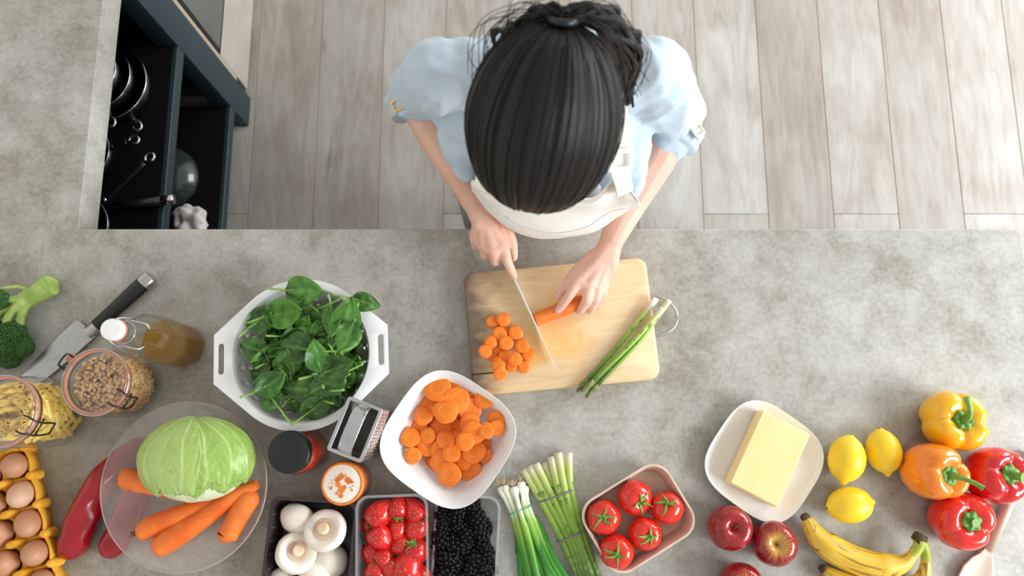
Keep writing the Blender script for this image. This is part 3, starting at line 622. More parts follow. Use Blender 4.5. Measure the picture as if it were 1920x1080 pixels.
for z, yb in ((0.985, 0.352), (0.945, 0.384), (0.90, 0.392), (0.75, 0.395), (0.60, 0.40), (0.45, 0.41)):
    rr = []
    for p in r3:
        t_ = (p.x - 0.07) / 0.14; y = max(yb, p.y + (yb - 0.33) * 0.4) if z > 0.94 else yb
        rr.append(Vector((0.06 + t_ * (0.135 if z > 0.94 else 0.175), y + 0.06 * t_ * t_ * (1 if z > 0.9 else 1.2), z)))
    rows.append(rr)
cols_ = [spline([r[i] for r in rows], 6) for i in range(8)]
grid = []
for j in range(len(cols_[0])): grid.append(spline([c_[j] for c_ in cols_], 8))
NJ, NI = len(grid), len(grid[0])
vv = []; ff = []; tt = []
for j in range(NJ):
    for i in range(NI):
        p = grid[j][i].copy()
        k_ = noise.noise(Vector((p.x * 9, p.z * 24, 3))) * 0.007 + (0.4 - abs(noise.noise(Vector((p.x * 16 + p.z * 14, p.z * 40, 8))))) * 0.005
        p.y -= k_ * min(1, j / 6)
        vv.append(tuple(p)); tt.append((i, j, 0))
for j in range(NJ - 1):
    for i in range(NI - 1): ff.append((j * NI + i, j * NI + i + 1, (j + 1) * NI + i + 1, (j + 1) * NI + i))
def solid(name, g, th, mat, parent, off=0):
    m = M().add(g); me = m.mesh('t', mat); o = bpy.data.objects.new('t', me); COL.objects.link(o)
    s_ = o.modifiers.new('s', 'SOLIDIFY'); s_.thickness = th; s_.offset = off
    me = evalmesh(o); me.name = name; me.polygons.foreach_set('use_smooth', [True] * len(me.polygons)); return place(name, me, parent)
ap = pchild(solid('apron', (vv, ff, tt), 0.0022, MT['apron'], pe))
for j_, i0_, i1_ in ((1, 0, NI - 1), (2, 0, NI - 1), (12, 12, 46)):
    M().add(tube([Vector(vv[j_ * NI + i]) + Vector((0, -0.0016, 0.0008)) for i in range(i0_, i1_ + 1)], 0.0006, 5)).build('seam', pm('apron_thread', S(206, 198, 186), rough=0.9) if j_ == 1 else bpy.data.materials['apron_thread'], ap)
def strap(pts, w_, name='strap', parent=None, m='apron', th=0.0025, up=(0, 0, 1)):
    pts = spline(pts, 6)
    return M().add(tube(pts, w_ / 2, 8, True, th / w_ * 2, up, lambda a: 1.0 / max(abs(math.cos(a)), abs(math.sin(a))) * (0.92))).build(name, MT[m], parent or ap, True, 40)
strap([P(1100, 95, 1.34), P(1140, 150, 1.335), P(1160, 215, 1.285), P(1165, 270, 1.232), P(1160, 312, 1.205), P(1168, 340, 1.178), P(1172, 362, 1.155)], 0.031, up=(0, -0.4, 1))
strap([P(960, 95, 1.34), P(925, 150, 1.335), P(910, 215, 1.285), P(908, 280, 1.225), P(908, 342, 1.160)], 0.031, up=(0, -0.4, 1))
bk = place('buckle', plate2d('buckle', [rrect(0.040, 0.036, 0.005, 4), rrect(0.029, 0.024, 0.003, 4)], 0.004, MT['white_metal'], 0.001), ap)
bk.location = P(1162, 300, 1.219); bk.rotation_euler = (R(48), 0, R(8))
# trousers and shoes
b = M()
b.add(sphere(1, 20, 12), T(0.05, 0.535, 0.86) @ SC(0.168, 0.115, 0.10))
for sx in (-0.08, 0.08):
    cap(Vector((0.05 + sx, 0.53, 0.85)), Vector((0.05 + sx * 1.1, 0.535, 0.46)), 0.09, 0.075); cap(Vector((0.05 + sx * 1.1, 0.535, 0.46)), Vector((0.05 + sx * 1.1, 0.56, 0.12)), 0.075, 0.06)
b.add(capsule(P(866, 400, 0.90) + Vector((0.03, 0.06, 0)), P(866, 400, 0.7) + Vector((0.03, 0.06, 0)), 0.05, 0.05))
pchild(place('trousers', remesh('trousers', b, 0.010, MT['trousers'], 5, lambda co: 0.004 * noise.noise(Vector(co) * 18)), pe))
for sx in (-0.085, 0.085):
    s_ = M().add(loft([[(x * k + 0, y * k2 - 0.045, z) for x, y in rrect(0.085, 0.25, 0.04, 6)] for z, k, k2 in ((0, 1, 1), (0.022, 1.03, 1.01), (0.05, 0.9, 0.94), (0.07, 0.62, 0.75))])).build('shoe', MT['black_shoe'], pe, True, 50)
    s_.location = Vector((0.05 + sx, 0.55, 0.0)) - PR
# hair: strands run from the parting at the front over the crown to the tie at the back
hair_c = HC + hup * 0.008 + back * 0.002
ax = (back + side * 0.10).normalized(); sd = (side - ax * side.dot(ax)).normalized(); un = sd.cross(ax); un = un if un.z > 0 else -un
LA, LS, LU = 0.113, 0.0925, 0.092
def hair_pt(u, phi, off=0.0):
    a = PI * u; rr = math.sin(a) ** 0.82 * (1 - 0.10 * max(0, (u - 0.5)) * 2)
    k_ = 1 + off
    return hair_c - ax * (LA * math.cos(a) * k_) + (sd * math.sin(phi) * LS + un * math.cos(phi) * LU) * rr * k_
vv = []; ff = []; tt = []; NU, NP = 60, 300
for i in range(NU + 1):
    u = 0.02 + 0.965 * i / NU
    for j in range(NP + 1):
        phi = R(-128 + 256 * j / NP)
        g_ = 0.010 * noise.noise(Vector((phi * 5, u * 1.5, 1))) + 0.0025 * noise.noise(Vector((phi * 45, u * 2.0, 4))) * (0.3 + u)
        part = -0.030 * math.exp(-((phi - R(-14)) / 0.07) ** 2) * max(0, 1 - u / 0.33)
        vv.append(tuple(hair_pt(u, phi, g_ + part))); tt.append((math.cos(phi), math.sin(phi), u))
for i in range(NU):
    for j in range(NP): ff.append((i * (NP + 1) + j, i * (NP + 1) + j + 1, (i + 1) * (NP + 1) + j + 1, (i + 1) * (NP + 1) + j))
hr = pchild(solid('hair', (vv, ff, tt), 0.006, MT['hair'], pe, -1))
# loose locks: ponytail behind the head, wisps at the sides
tie = hair_pt(0.985, 0) + back * 0.004
rh = random.Random(3); m = M()
def lock(pts, r0, n=7): 
    pts = spline(pts, 7); k_ = len(pts); m.add(tube(pts, [r0 * (0.5 + 0.9 * math.sin(PI * (0.08 + 0.84 * i / (k_ - 1)))) for i in range(k_)], n, True))
for k in range(46):
    j = lambda s_: Vector((rh.uniform(-s_, s_), rh.uniform(-s_, s_), rh.uniform(-s_, s_)))
    lock([tie + j(0.006), tie + Vector((0.02, 0.012, -0.004)) + j(0.008), tie + Vector((0.052, 0.020, -0.035)) + j(0.014), tie + Vector((0.085, 0.025, -0.12)) + j(0.02), tie + Vector((0.095, 0.02, -0.22)) + j(0.02)], rh.uniform(0.0016, 0.0034), 6)
for k in range(22):
    lock([tie + j(0.008), tie + Vector((-0.01, 0.010, -0.004)) + j(0.008), tie + Vector((-0.04, 0.012, -0.03)) + j(0.012), tie + Vector((-0.062, 0.015, -0.09)) + j(0.02), tie + Vector((-0.06, 0.01, -0.17)) + j(0.02)], rh.uniform(0.0014, 0.0028), 6)
pt = m.build('ponytail', MT['hair'], hr)
m = M()
for k in range(70):
    phi = R(rh.uniform(-110, 110)); u0 = rh.uniform(0.05, 0.4); u1 = rh.uniform(0.75, 0.97); dphi = rh.uniform(-0.10, 0.10); lift = rh.uniform(0.003, 0.02)
    m.add(tube([hair_pt(u0 + (u1 - u0) * q / 12, phi + dphi * q / 12, 0.006 + lift * math.sin(PI * q / 12)) for q in range(13)], 0.00045, 4))
for k in range(26):
    s_ = rh.choice((-1, 1)); a_ = hair_pt(0.97, R(70 * s_)); 
    m.add(tube(spline([tie + j(0.005), tie + side * s_ * rh.uniform(0.02, 0.05) + back * rh.uniform(0.0, 0.025) + j(0.008), tie + side * s_ * rh.uniform(0.06, 0.1) - Vector((0, 0.01, rh.uniform(0.01, 0.06))) + j(0.01), tie + side * s_ * rh.uniform(0.07, 0.11) - Vector((0, 0.03, rh.uniform(0.06, 0.12))) + j(0.01)], 6), 0.0005, 4))
m.build('loose_strands', MT['hair'], hr)
M().add(tube([hair_pt(0.10 + 0.22 * q / 12, R(-15) + 0.010 * q / 12, 0.004 - 0.008 * (1 - q / 12)) for q in range(13)], [0.0005 + 0.0010 * math.sin(PI * q / 12) for q in range(13)], 6)).build('parting', MT['scalp'], hr)
M().add(tube([tie + (side * math.cos(a_) + hup * math.sin(a_)) * 0.013 for a_ in [2 * PI * q / 20 for q in range(21)]], 0.005, 8, False)).build('hair_tie', MT['black_plastic'], hr)
o = M().add(sphere(0.0035, 10, 8)).build('hair_tie_bead', pm('pale_teal_bead', S(150, 205, 208), rough=0.3), hr); o.location = tie + hup * 0.014
# ------------------------------------------------------------------ cutting board
BT = TOP + 0.028
cn = [P(*q, BT) for q in ((869, 512), (1212, 481), (1238, 708), (886, 745))]
bc = sum(cn, Vector()) / 4; ba = math.atan2((cn[1] - cn[0]).y, (cn[1] - cn[0]).x)
bw = ((cn[1] - cn[0]).length + (cn[2] - cn[3]).length) / 2; bh = ((cn[0] - cn[3]).length + (cn[1] - cn[2]).length) / 2
t = thing('cutting_board', 'worn pale wooden cutting board with a metal ring handle', 'cutting board', (bc.x, bc.y, TOP), ba)
lps = [[(x, y, z) for x, y in rrect(bw - 2 * i, bh - 2 * i, 0.020, 6)] for z, i in ((0.0, 0.004), (0.004, 0.0), (0.023, 0.0), (0.0265, 0.0015), (0.028, 0.005))]
M().add(loft(lps)).build('board', MT['board'], t, True, 50)
M().add(cuboid(-bw / 2 - 0.0003, -bw / 2 + 0.045, -bh * 0.335, -bh * 0.325, 0.022, 0.0283)).build('crack', pm('split', S(58, 42, 34), rough=0.9), t, False)
hp = [(bw / 2 - 0.01, 0.036), (bw / 2 + 0.015, 0.040), (bw / 2 + 0.042, 0.018), (bw / 2 + 0.047, -0.005), (bw / 2 + 0.036, -0.024), (bw / 2 + 0.012, -0.034), (bw / 2 - 0.01, -0.032)]
M().add(tube(spline([(x, y, 0.014) for x, y in hp], 6), 0.003, 10)).build('handle', MT['steel'], t)
# ------------------------------------------------------------------ carrot slices
slice_me = []
for k in range(4):
    rs = random.Random(k); r = 0.0136; th = 0.005
    m = M(); prof = lambda a: 1 + 0.03 * math.sin(3 * a + k) + 0.02 * math.sin(5 * a + 2 * k)
    lp = lambda s_, z: [(r * s_ * prof(2 * PI * i / 22) * math.cos(2 * PI * i / 22), r * s_ * prof(2 * PI * i / 22) * math.sin(2 * PI * i / 22), z) for i in range(22)]
    m.add(loft([lp(0.94, 0), lp(1, 0.0008), lp(1, th - 0.0008), lp(0.95, th), lp(0.5, th + 0.0002)]))
    m.add(loft([lp(0.5, th + 0.0002), lp(0.44, th + 0.0004), lp(0.40, th - 0.0001), lp(0.1, th)], False, True), mi=1)
    slice_me.append(m.mesh('carrot_slice', [MT['carrot'], MT['carrot_core']], True, 50))
rs = random.Random(11)
def cslice(p, r, tx, ty, label, group):
    o = place('carrot_slice', rs.choice(slice_me), None, p, (tx, ty, rs.uniform(0, 6))); k_ = r / 0.0136; o.scale = (k_, k_, min(k_, 1.15)); return tag(o, label, 'carrot slice', group)
layers = {}
bs = [(265, 690, 40), (228, 515, 42), (303, 500, 47), (300, 585, 42), (275, 600, 49), (385, 588, 48), (215, 655, 42), (320, 660, 47), (240, 760, 34), (180, 715, 44), (470, 735, 46), (430, 680, 48), (312, 750, 44), (355, 815, 38), (440, 820, 41), (262, 790, 34), (382, 770, 46), (270, 815, 44), (278, 868, 43)]
done = []
for i, (x, y, r) in enumerate(bs):
    px, py = 860 + x / 3.6, 460 + y / 3.6; rr = r / 3.6 / 990; z = BT + 0.0004
    q = P(px, py, BT)
    for (d, dr, dz) in done:
        if (d - q.xy).length < (dr + rr) * 0.93: z = max(z, dz + 0.0055)
    z = min(z, BT + 0.017); done.append((q.xy, rr, z)); tilt = 0.0 if z < BT + 0.002 else 0.14
    cslice(P(px, py, z + 0.004) - Vector((0, 0, 0.003)), rr, rs.uniform(-tilt, tilt), rs.uniform(-tilt, tilt), 'orange carrot slice in the small pile on the cutting board', 'carrot slices on the cutting board')
# carrot being cut
a_ = P(1003, 600, BT + 0.0125); e_ = P(1104, 560, BT + 0.0125)
pts = [a_.lerp(e_, k / 8) for k in range(9)]
o = M().add(tube(pts, [0.0122, 0.0125, 0.0128, 0.013, 0.0132, 0.0134, 0.0132, 0.0125, 0.009], 18)).build('carrot', MT['carrot_whole'], None, True, 60); tag(o, 'part-cut carrot under the hand on the cutting board', 'carrot')
# knife in hand
tip = P(1043, 693, BT + 0.004); heel = P(965, 522, BT + 0.040); hx = (tip - heel); L = math.hypot(hx.x, hx.y); ang = math.atan2(hx.y, hx.x)
kn = thing('chef_knife', 'steel knife held in the hand, its blade seen edge-on over the board', 'knife', (heel.x, heel.y, BT), ang)
def blade(Lb, h0, zsp, th):
    lo = []; n = 14
    for i in range(n + 1):
        s_ = i / n; zt = zsp(s_); ze = 0.0006 if s_ < 0.55 else 0.0006 + (zt - 0.0006) * ((s_ - 0.55) / 0.45) ** 2.2
        x_ = -0.03 + s_ * (Lb + 0.03); lo.append([(x_, -th * (1 - 0.6 * s_), zt), (x_, th * (1 - 0.6 * s_), zt), (x_, 0.0002, ze), (x_, -0.0002, ze)])
    return loft(lo)
M().add(blade(L, 0.04, lambda s_: 0.040 - 0.034 * s_ ** 1.3, 0.0019)).build('blade', MT['blade'], kn, True, 30)
M().add(tube([(-0.13, 0, 0.046), (-0.125, 0, 0.046), (-0.08, 0, 0.042), (-0.034, 0, 0.034), (-0.026, 0, 0.032)], [0.008, 0.011, 0.010, 0.009, 0.008], 12, True, 1.2)).build('handle', MT['black_plastic'], kn)
# ------------------------------------------------------------------ asparagus / scallion stalks
def asp_stalk(pts, r0, r1, parent, tipr=None, flip=False):
    """stalk from cut end to tip, with pointed bracts and a bud tip"""
    pts = spline(pts, 5); n = len(pts)
    rad = [r0 + (r1 - r0) * i / (n - 1) for i in range(n)]
    st = M().add(tube(pts, rad, 10)); rs_ = random.Random(int(pts[0].x * 1e5) & 0xffff)
    for s_ in (0.3, 0.45, 0.6, 0.72, 0.82, 0.9):
        i = int(s_ * (n - 1)); d = (pts[min(i + 1, n - 1)] - pts[i - 1]).normalized(); a = rs_.uniform(0, 6.28)
        nn = Vector((0, 0, 1)).cross(d).normalized(); o_ = (nn * math.cos(a) + Vector((0, 0, 1)) * abs(math.sin(a))).normalized()
        p0 = pts[i] + o_ * rad[i] * 0.86
        br = tube([p0, p0 + d * 0.006 + o_ * 0.0005, p0 + d * 0.013], [rad[i] * 0.5, rad[i] * 0.34, 0.0002], 6, True, 0.4, tuple(o_)); st.add((br[0], br[1], [(a1, a2, a3 + 1.5) for a1, a2, a3 in br[2]]))
    so = st.build('stalk', MT['asparagus'], parent)
    d = (pts[-1] - pts[-2]).normalized(); tp = M(); e = pts[-1]; L_ = r1 * 7.5
    tp.add(tube([e - d * 0.002, e + d * L_ * 0.3, e + d * L_ * 0.6, e + d * L_ * 0.85, e + d * L_], [r1 * 0.98, r1 * 1.2, r1 * 1.05, r1 * 0.6, r1 * 0.1], 9))
    u1 = d.orthogonal().normalized(); u2 = d.cross(u1)
    for q in range(16):
        a = q * 2.4; s_ = q / 16; rr = r1 * (1.18 - 0.75 * s_ ** 2); o_ = u1 * math.cos(a) + u2 * math.sin(a); p0 = e + d * L_ * (0.02 + 0.75 * s_) + o_ * rr * 0.8
        tp.add(tube([p0, p0 + d * r1 * 1.2 + o_ * r1 * 0.2, p0 + d * r1 * 2.4], [r1 * 0.45, r1 * 0.36, 0.0001], 6, True, 0.5, tuple(o_)))
    tp.build('tip', MT['asp_tip'], so); return so
ab = [((1228, 563), (1160, 648), (1102, 712), 'asparagus spear with a whitish cut end lying on the cutting board'), ((1243, 578), (1180, 648), (1113, 713), 'thin asparagus spear lying between two others on the board'), ((1255, 563), (1198, 640), (1120, 722), 'asparagus spear nearest the board handle, crossing its ring')]
for i, (p0, p1, p2, lab) in enumerate(ab):
    z = BT + 0.0068; zz = (z + 0.012, z + 0.0105, z + 0.007) if i == 1 else (z + 0.003, z, z); a_, c_, e_ = P(*p0, zz[0]), P(*p1, zz[1]), P(*p2, zz[2])
    t = thing('asparagus_spear', lab, 'asparagus', (a_.x, a_.y, BT)); o3 = Vector((a_.x, a_.y, BT))
    so = asp_stalk([a_ - o3, a_.lerp(c_, 0.5) - o3, c_ - o3, e_ - o3], 0.0056, 0.0042, t)
    if i == 0:
        M().add(tube([a_ - o3 + (a_ - c_).normalized() * 0.004, a_ - o3 - (a_ - c_).normalized() * 0.024], [0.0058, 0.0060], 10)).build('cut_end', pm('white_stalk_end', S(236, 226, 204), rough=0.5), t)
# asparagus bunch (crop scale 4.155, offset 900, 820)
def C6(x, y, z): return P(900 + x / 4.155, 820 + y / 4.155, z)
og = C6(600, 700, TOP); og.z = TOP
t = thing('asparagus_bunch', 'bunch of green asparagus tied with two purple-grey rubber bands', 'asparagus', og)
ends = [(340, 250, 480, 490, 640, 800, 760, 1060, .010), (385, 225, 520, 470, 680, 770, 800, 1090, .013), (435, 205, 560, 450, 700, 740, 830, 1080, .016), (505, 195, 590, 440, 710, 720, 850, 1110, .010), (555, 150, 620, 430, 730, 720, 860, 1100, .019), (608, 120, 660, 415, 745, 700, 870, 1060, .021), (655, 125, 690, 410, 775, 700, 900, 1080, .012), (690, 120, 705, 410, 790, 720, 920, 1060, .016), (640, 140, 670, 430, 760, 740, 890, 1110, .008), (470, 215, 570, 470, 690, 760, 810, 1110, .007)]
for (x0_, y0_, x1_, y1_, x2_, y2_, x3_, y3_, dz) in ends:
    z = TOP + dz
    asp_stalk([C6(x0_, y0_, z) - og, C6(x1_, y1_, z) - og, C6(x2_, y2_, z) - og, C6(x3_, y3_ + 20, z) - og], 0.0074, 0.0062, t)
def band(p, q, h, r, mname, parent, zc, n=26):
    """rubber band round a bundle: p, q = ends across the bundle"""
    c_ = (p + q) / 2; u_ = (q - p) / 2; lp = []
    for k in range(n + 1):
        a = 2 * PI * k / n; lp.append(c_ + u_ * (abs(math.cos(a)) ** 0.7 * (1 if math.cos(a) > 0 else -1)) + Vector((0, 0, 1)) * h * (abs(math.sin(a)) ** 0.8 * (1 if math.sin(a) > 0 else -1)))
    return M().add(tube(lp, r, 8, False)).build('rubber_band', MT[mname], parent)
band(C6(460, 502, TOP + .016) - og, C6(722, 408, TOP + .016) - og, 0.0135, 0.0016, 'purple_band', t, 0)
band(C6(598, 812, TOP + .016) - og, C6(822, 722, TOP + .016) - og, 0.0135, 0.0016, 'purple_band', t, 0)
# spring onion bunch
og = C6(320, 620, TOP); og.z = TOP
t = thing('spring_onion_bunch', 'bunch of spring onions with white bulbs held by a blue-green rubber band', 'spring onions', og)
st = [(155, 385, 250, 595, 320, 820, 380, 1130, .008), (190, 375, 275, 590, 330, 800, 400, 1130, .011), (262, 385, 315, 585, 385, 820, 455, 1130, .016), (318, 345, 352, 560, 440, 800, 560, 1130, .012), (345, 380, 380, 545, 470, 780, 640, 1130, .009), (225, 400, 300, 600, 400, 850, 470, 1130, .007)]
ro = random.Random(5)
for (x0_, y0_, x1_, y1_, x2_, y2_, x3_, y3_, dz) in st:
    z = TOP + dz; pts = spline([C6(x0_, y0_, z) - og, C6((x0_ + x1_) / 2, (y0_ + y1_) / 2, z) - og, C6(x1_, y1_, z) - og, C6(x2_, y2_, z) - og, C6(x3_, y3_, z) - og], 6)
    n = len(pts); rad = []
    for i in range(n):
        s_ = i / (n - 1); rad.append(0.0035 + 0.0045 * math.exp(-((s_ - 0.08) / 0.10) ** 2) + 0.0015 * min(1, s_ * 2) + (0.0015 if s_ > 0.6 else 0))
    so = M().add(tube(pts, rad, 10)).build('stalk', MT['scallion'], t)
    rt = M(); d = (pts[0] - pts[1]).normalized()
    for q in range(14):
        v_ = (d + Vector((ro.uniform(-1, 1), ro.uniform(-1, 1), ro.uniform(-0.2, 0.9))) * 0.7).normalized()
        l_ = ro.uniform(0.008, 0.018); rt.add(tube([pts[0], pts[0] + v_ * l_ * 0.5, pts[0] + v_ * l_ + Vector((0, 0, -0.003))], [0.0006, 0.0004, 0.0002], 4))
    rt.build('roots', MT['roots'], so)
for (x2_, y2_, x3_, y3_, dz) in ((300, 700, 330, 1130, .006), (360, 760, 430, 1130, .012), (440, 800, 600, 1130, .014), (480, 760, 700, 1130, .010), (470, 700, 660, 1130, .006), (400, 820, 520, 1130, .009), (300, 650, 300, 900, .005)):
    z = TOP + dz; pts = spline([C6(x2_ - 40, y2_ - 90, z) - og, C6(x2_, y2_, z) - og, C6((x2_ + x3_) / 2, (y2_ + y3_) / 2 + 20, z + 0.002) - og, C6(x3_, y3_, z - 0.002) - og], 6)
    lf = tube(pts, [0.003 + 0.0035 * min(1, i / 8) for i in range(len(pts))], 10, True, 0.55, (0, 0, 1)); lf = (lf[0], lf[1], [(a, b_, c_ + 1.9) for a, b_, c_ in lf[2]])
    M().add(lf).build('leaf', MT['scallion'], t)
band(C6(228, 600, TOP + .010) - og, C6(398, 528, TOP + .010) - og, 0.010, 0.0012, 'teal_band', t, 0)
# ------------------------------------------------------------------ colander with spinach
CZ = 0.105
cc = P(564, 664, TOP + CZ); crot = R(3.5)
t = thing('colander', 'white plastic colander with two slotted handles heaped with spinach', 'colander', (cc.x, cc.y, TOP), crot)
ri, ro_ = 0.1195, 0.131
out = []
# outline: circle with two trapezoid handles
def arc(a0, a1, n): return [(ro_ * math.cos(R(a0 + (a1 - a0) * k / n)), ro_ * math.sin(R(a0 + (a1 - a0) * k / n))) for k in range(n + 1)]
hx = 0.1500; hy = 0.042
out = arc(50, 130, 20) + [(-hx, hy), (-hx, -hy)] + arc(230, 310, 20) + [(hx, -hy), (hx, hy)]
def slot(cx): return [(cx + x, y) for x, y in rrect(0.0125, 0.056, 0.006, 6)]
inner = [(ri * math.cos(2 * PI * k / 64), ri * math.sin(2 * PI * k / 64)) for k in range(64)]
place('rim', plate2d('rim', [out, inner, slot(-0.1385), slot(0.1385)], 0.005, MT['white_plastic'], 0.0012), t, (0, 0, CZ - 0.0025))
# bowl with rows of slots
prof = [(0.1195, CZ - 0.001), (0.117, 0.095), (0.1145, 0.084), (0.112, 0.072), (0.109, 0.060), (0.1055, 0.048), (0.101, 0.036), (0.095, 0.024), (0.086, 0.013), (0.074, 0.006), (0.05, 0.002), (0, 0.002)]
g = lathe(prof, 120); keep = []
for q in g[1]:
    row = min(q) // 120; col_ = min(i % 120 for i in q)
    if row in (2, 4, 6) and len(q) == 4 and (min(q) % 120) % 5 == 2 and max(q) - min(q) < 125: continue
    keep.append(q)
solid('bowl', (g[0], keep, g[2]), 0.0022, MT['white_plastic'], t, 0)
M().add(lathe([(0.070, 0.0), (0.074, 0.0), (0.074, 0.007), (0.070, 0.007), (0.070, 0.0)], 48)).build('foot', MT['white_plastic'], t)
# spinach
def spin_leaf(seed):
    rs_ = random.Random(seed); L_ = rs_.uniform(0.048, 0.066); W_ = L_ * rs_.uniform(0.30, 0.40); fold = rs_.uniform(0.15, 0.6); curl = rs_.uniform(-0.5, 0.9); nx, ny = 10, 14
    v = []; f = []; tc = []
    for j in range(ny + 1):
        s_ = j / ny; hw = W_ * (math.sin(PI * min(1, s_ ** 0.72 * 0.985 + 0.012)) ** 0.8)
        for i in range(nx + 1):
            x = -1 + 2 * i / nx
            z = fold * abs(x) * hw * 0.8 - 0.6 * fold * x * x * hw + curl * 0.018 * (s_ - 0.4) ** 2 * 4 + 0.0055 * noise.noise(Vector((x * 2.2, s_ * 4, seed * 7.3))) + 0.0026 * noise.noise(Vector((x * 5, s_ * 9, seed * 3.1)))
            ven = max(0, 1 - abs(x) * hw / 0.0012) + 0.5 * max(0, 1 - abs(((s_ * 6 - abs(x) * 1.6) % 1) - 0.5) * 9)
            v.append((x * hw, s_ * L_, z)); tc.append((x, s_, min(1, ven) * 0.75))
    for j in range(ny):
        for i in range(nx): f.append((j * (nx + 1) + i, j * (nx + 1) + i + 1, (j + 1) * (nx + 1) + i + 1, (j + 1) * (nx + 1) + i))
    me = M().add((v, f, tc)).mesh('spinach_leaf', MT['spinach'])
    sl = rs_.uniform(0.02, 0.04); b_ = rs_.uniform(-0.008, 0.008)
    sm = M().add(tube(spline([(0, 0.022, 0.0004), (0, 0, -0.0002), (b_ * 0.4, -sl * 0.5, 0.001), (b_, -sl, 0.003)], 4), lerps([0.0008, 0.0016, 0.0018, 0.0021], 4), 6)).mesh('leaf_stem', MT['spin_stem'])
    return me, sm
LV = [spin_leaf(k) for k in range(14)]
rs = random.Random(21)
def leaf(p, rot, sc=1.0):
    a, b_ = rs.choice(LV); o = place('spinach_leaf', a, None, p, rot); o.scale = (sc, sc, sc)
    tag(o, 'fresh green spinach leaf heaped in the white colander', 'spinach leaf', 'spinach leaves in the colander'); place('stem', b_, o)
base = Vector((cc.x + 0.008, cc.y - 0.005, 0))
for k in range(235):
    lvl = k / 235; rr = 0.088 * math.sqrt(rs.random()) * (1 - 0.05 * lvl); a = rs.uniform(0, 2 * PI)
    z = TOP + 0.035 + 0.075 * lvl + 0.020 * (1 - (rr / 0.1) ** 2) * lvl
    az = rs.uniform(0, 2 * PI); tl = rs.gauss(0, 0.32 + 0.15 * (1 - lvl)); rl = rs.gauss(0, 0.55); sc = rs.uniform(0.75, 1.15)
    off = Matrix.Rotation(az, 3, 'Z') @ Vector((0, -0.034 * sc, 0))
    p = Vector((base.x + rr * math.cos(a), base.y + rr * math.sin(a), z)) + off
    se = (p + off.normalized() * 0.04 * sc).xy - base.xy; te = (p - off.normalized() * 0.06 * sc).xy - base.xy; lim = 0.094 + 0.020 * lvl
    if se.length > lim and te.length < se.length: p.xy -= se * (1 - lim / se.length)
    elif te.length > lim: p.xy -= te * (1 - lim / te.length)
    leaf(p, (tl, rl, az), sc)
# the leaves that hang over the rim and the large ones on top, as in the pile
for (px, py, z, az, tl, rl, sc) in ((466, 650, 1.045, R(70), 0.05, 0.05, 1.05), (652, 590, 1.05, R(-10), 0.35, 0.2, 1.0), (690, 570, 1.045, R(-110), -0.2, 0.3, 0.9), (640, 690, 1.06, R(-75), 0.1, -0.1, 1.35), (520, 712, 1.058, R(-60), 0.05, 0.1, 1.15), (545, 585, 1.055, R(-80), 0.1, 0.2, 1.2), (575, 545, 1.048, R(-92), 0.15, 0.25, 1.1), (590, 660, 1.062, R(20), 0.1, 0.4, 1.1), (500, 590, 1.05, R(-50), 0.1, 0.1, 1.1), (545, 650, 1.062, R(80), -0.1, 0.1, 1.1), (610, 720, 1.055, R(120), 0.1, -0.2, 1.1), (560, 730, 1.056, R(85), 0.0, 0.0, 1.1), (600, 755, 1.048, R(-50), 0.1, 0.6, 1.1), (500, 735, 1.050, R(40), 0.1, 0.1, 1.0), (650, 640, 1.058, R(160), 0.1, -0.1, 1.0), (625, 610, 1.058, R(190), 0.0, 0.2, 1.0)):
    p = P(px, py, z); off = Matrix.Rotation(az, 3, 'Z') @ Vector((0, -0.034 * sc, 0)); leaf(p + off, (tl, rl, az), sc)
# ------------------------------------------------------------------ bowl with carrot slices
def squ_plate(name, label, cat, c_, a_, rim_h, foot, rot, prof_, mname='ceramic'):
    t = thing(name, label, cat, (c_.x, c_.y, TOP), rot)
    lps = [[(x, y, z) for x, y in squir(a_ * s_, e, 72)] for s_, z, e in prof_]
    M().add(loft(lps)).build('dish', MT[mname], t, True, 70); return t
c1 = P(840, 822, TOP + 0.066)
squ_plate('serving_bowl', 'white rounded-square bowl holding a heap of carrot slices', 'bowl', c1, 0.106, 0.05, 0.05, R(-34), [(0.48, 0.0, 3), (0.56, 0.001, 3), (0.78, 0.026, 3), (0.975, 0.062, 3.2), (1.0, 0.0655, 3.2), (0.993, 0.067, 3.2), (0.97, 0.0655, 3.2), (0.78, 0.032, 3), (0.56, 0.0065, 2.8), (0.3, 0.005, 2.4)])
def C4(x, y, z): return P(480 + x / 2.7, 680 + y / 2.7, z)
sl = [(880, 215, 45), (845, 270, 42), (1000, 135, 30), (1090, 180, 30), (885, 325, 40), (1150, 420, 34), (825, 440, 36), (1160, 470, 34), (1030, 285, 40), (905, 505, 42), (1020, 500, 42), (920, 130, 61), (1015, 190, 58), (925, 220, 42), (1085, 238, 50), (1155, 185, 42), (820, 335, 46), (780, 380, 43), (960, 245, 56), (1005, 325, 44), (935, 335, 50), (1085, 305, 44), (1100, 355, 51), (875, 415, 53), (1015, 390, 44), (945, 440, 51), (1035, 440, 50), (1105, 450, 53), (795, 470, 37), (940, 505, 50), (980, 565, 53), (1085, 540, 51), (1215, 285, 38), (1220, 330, 36), (1165, 345, 36), (960, 390, 40), (1060, 400, 40), (990, 460, 40), (870, 370, 36), (1050, 500, 40)]
done = []
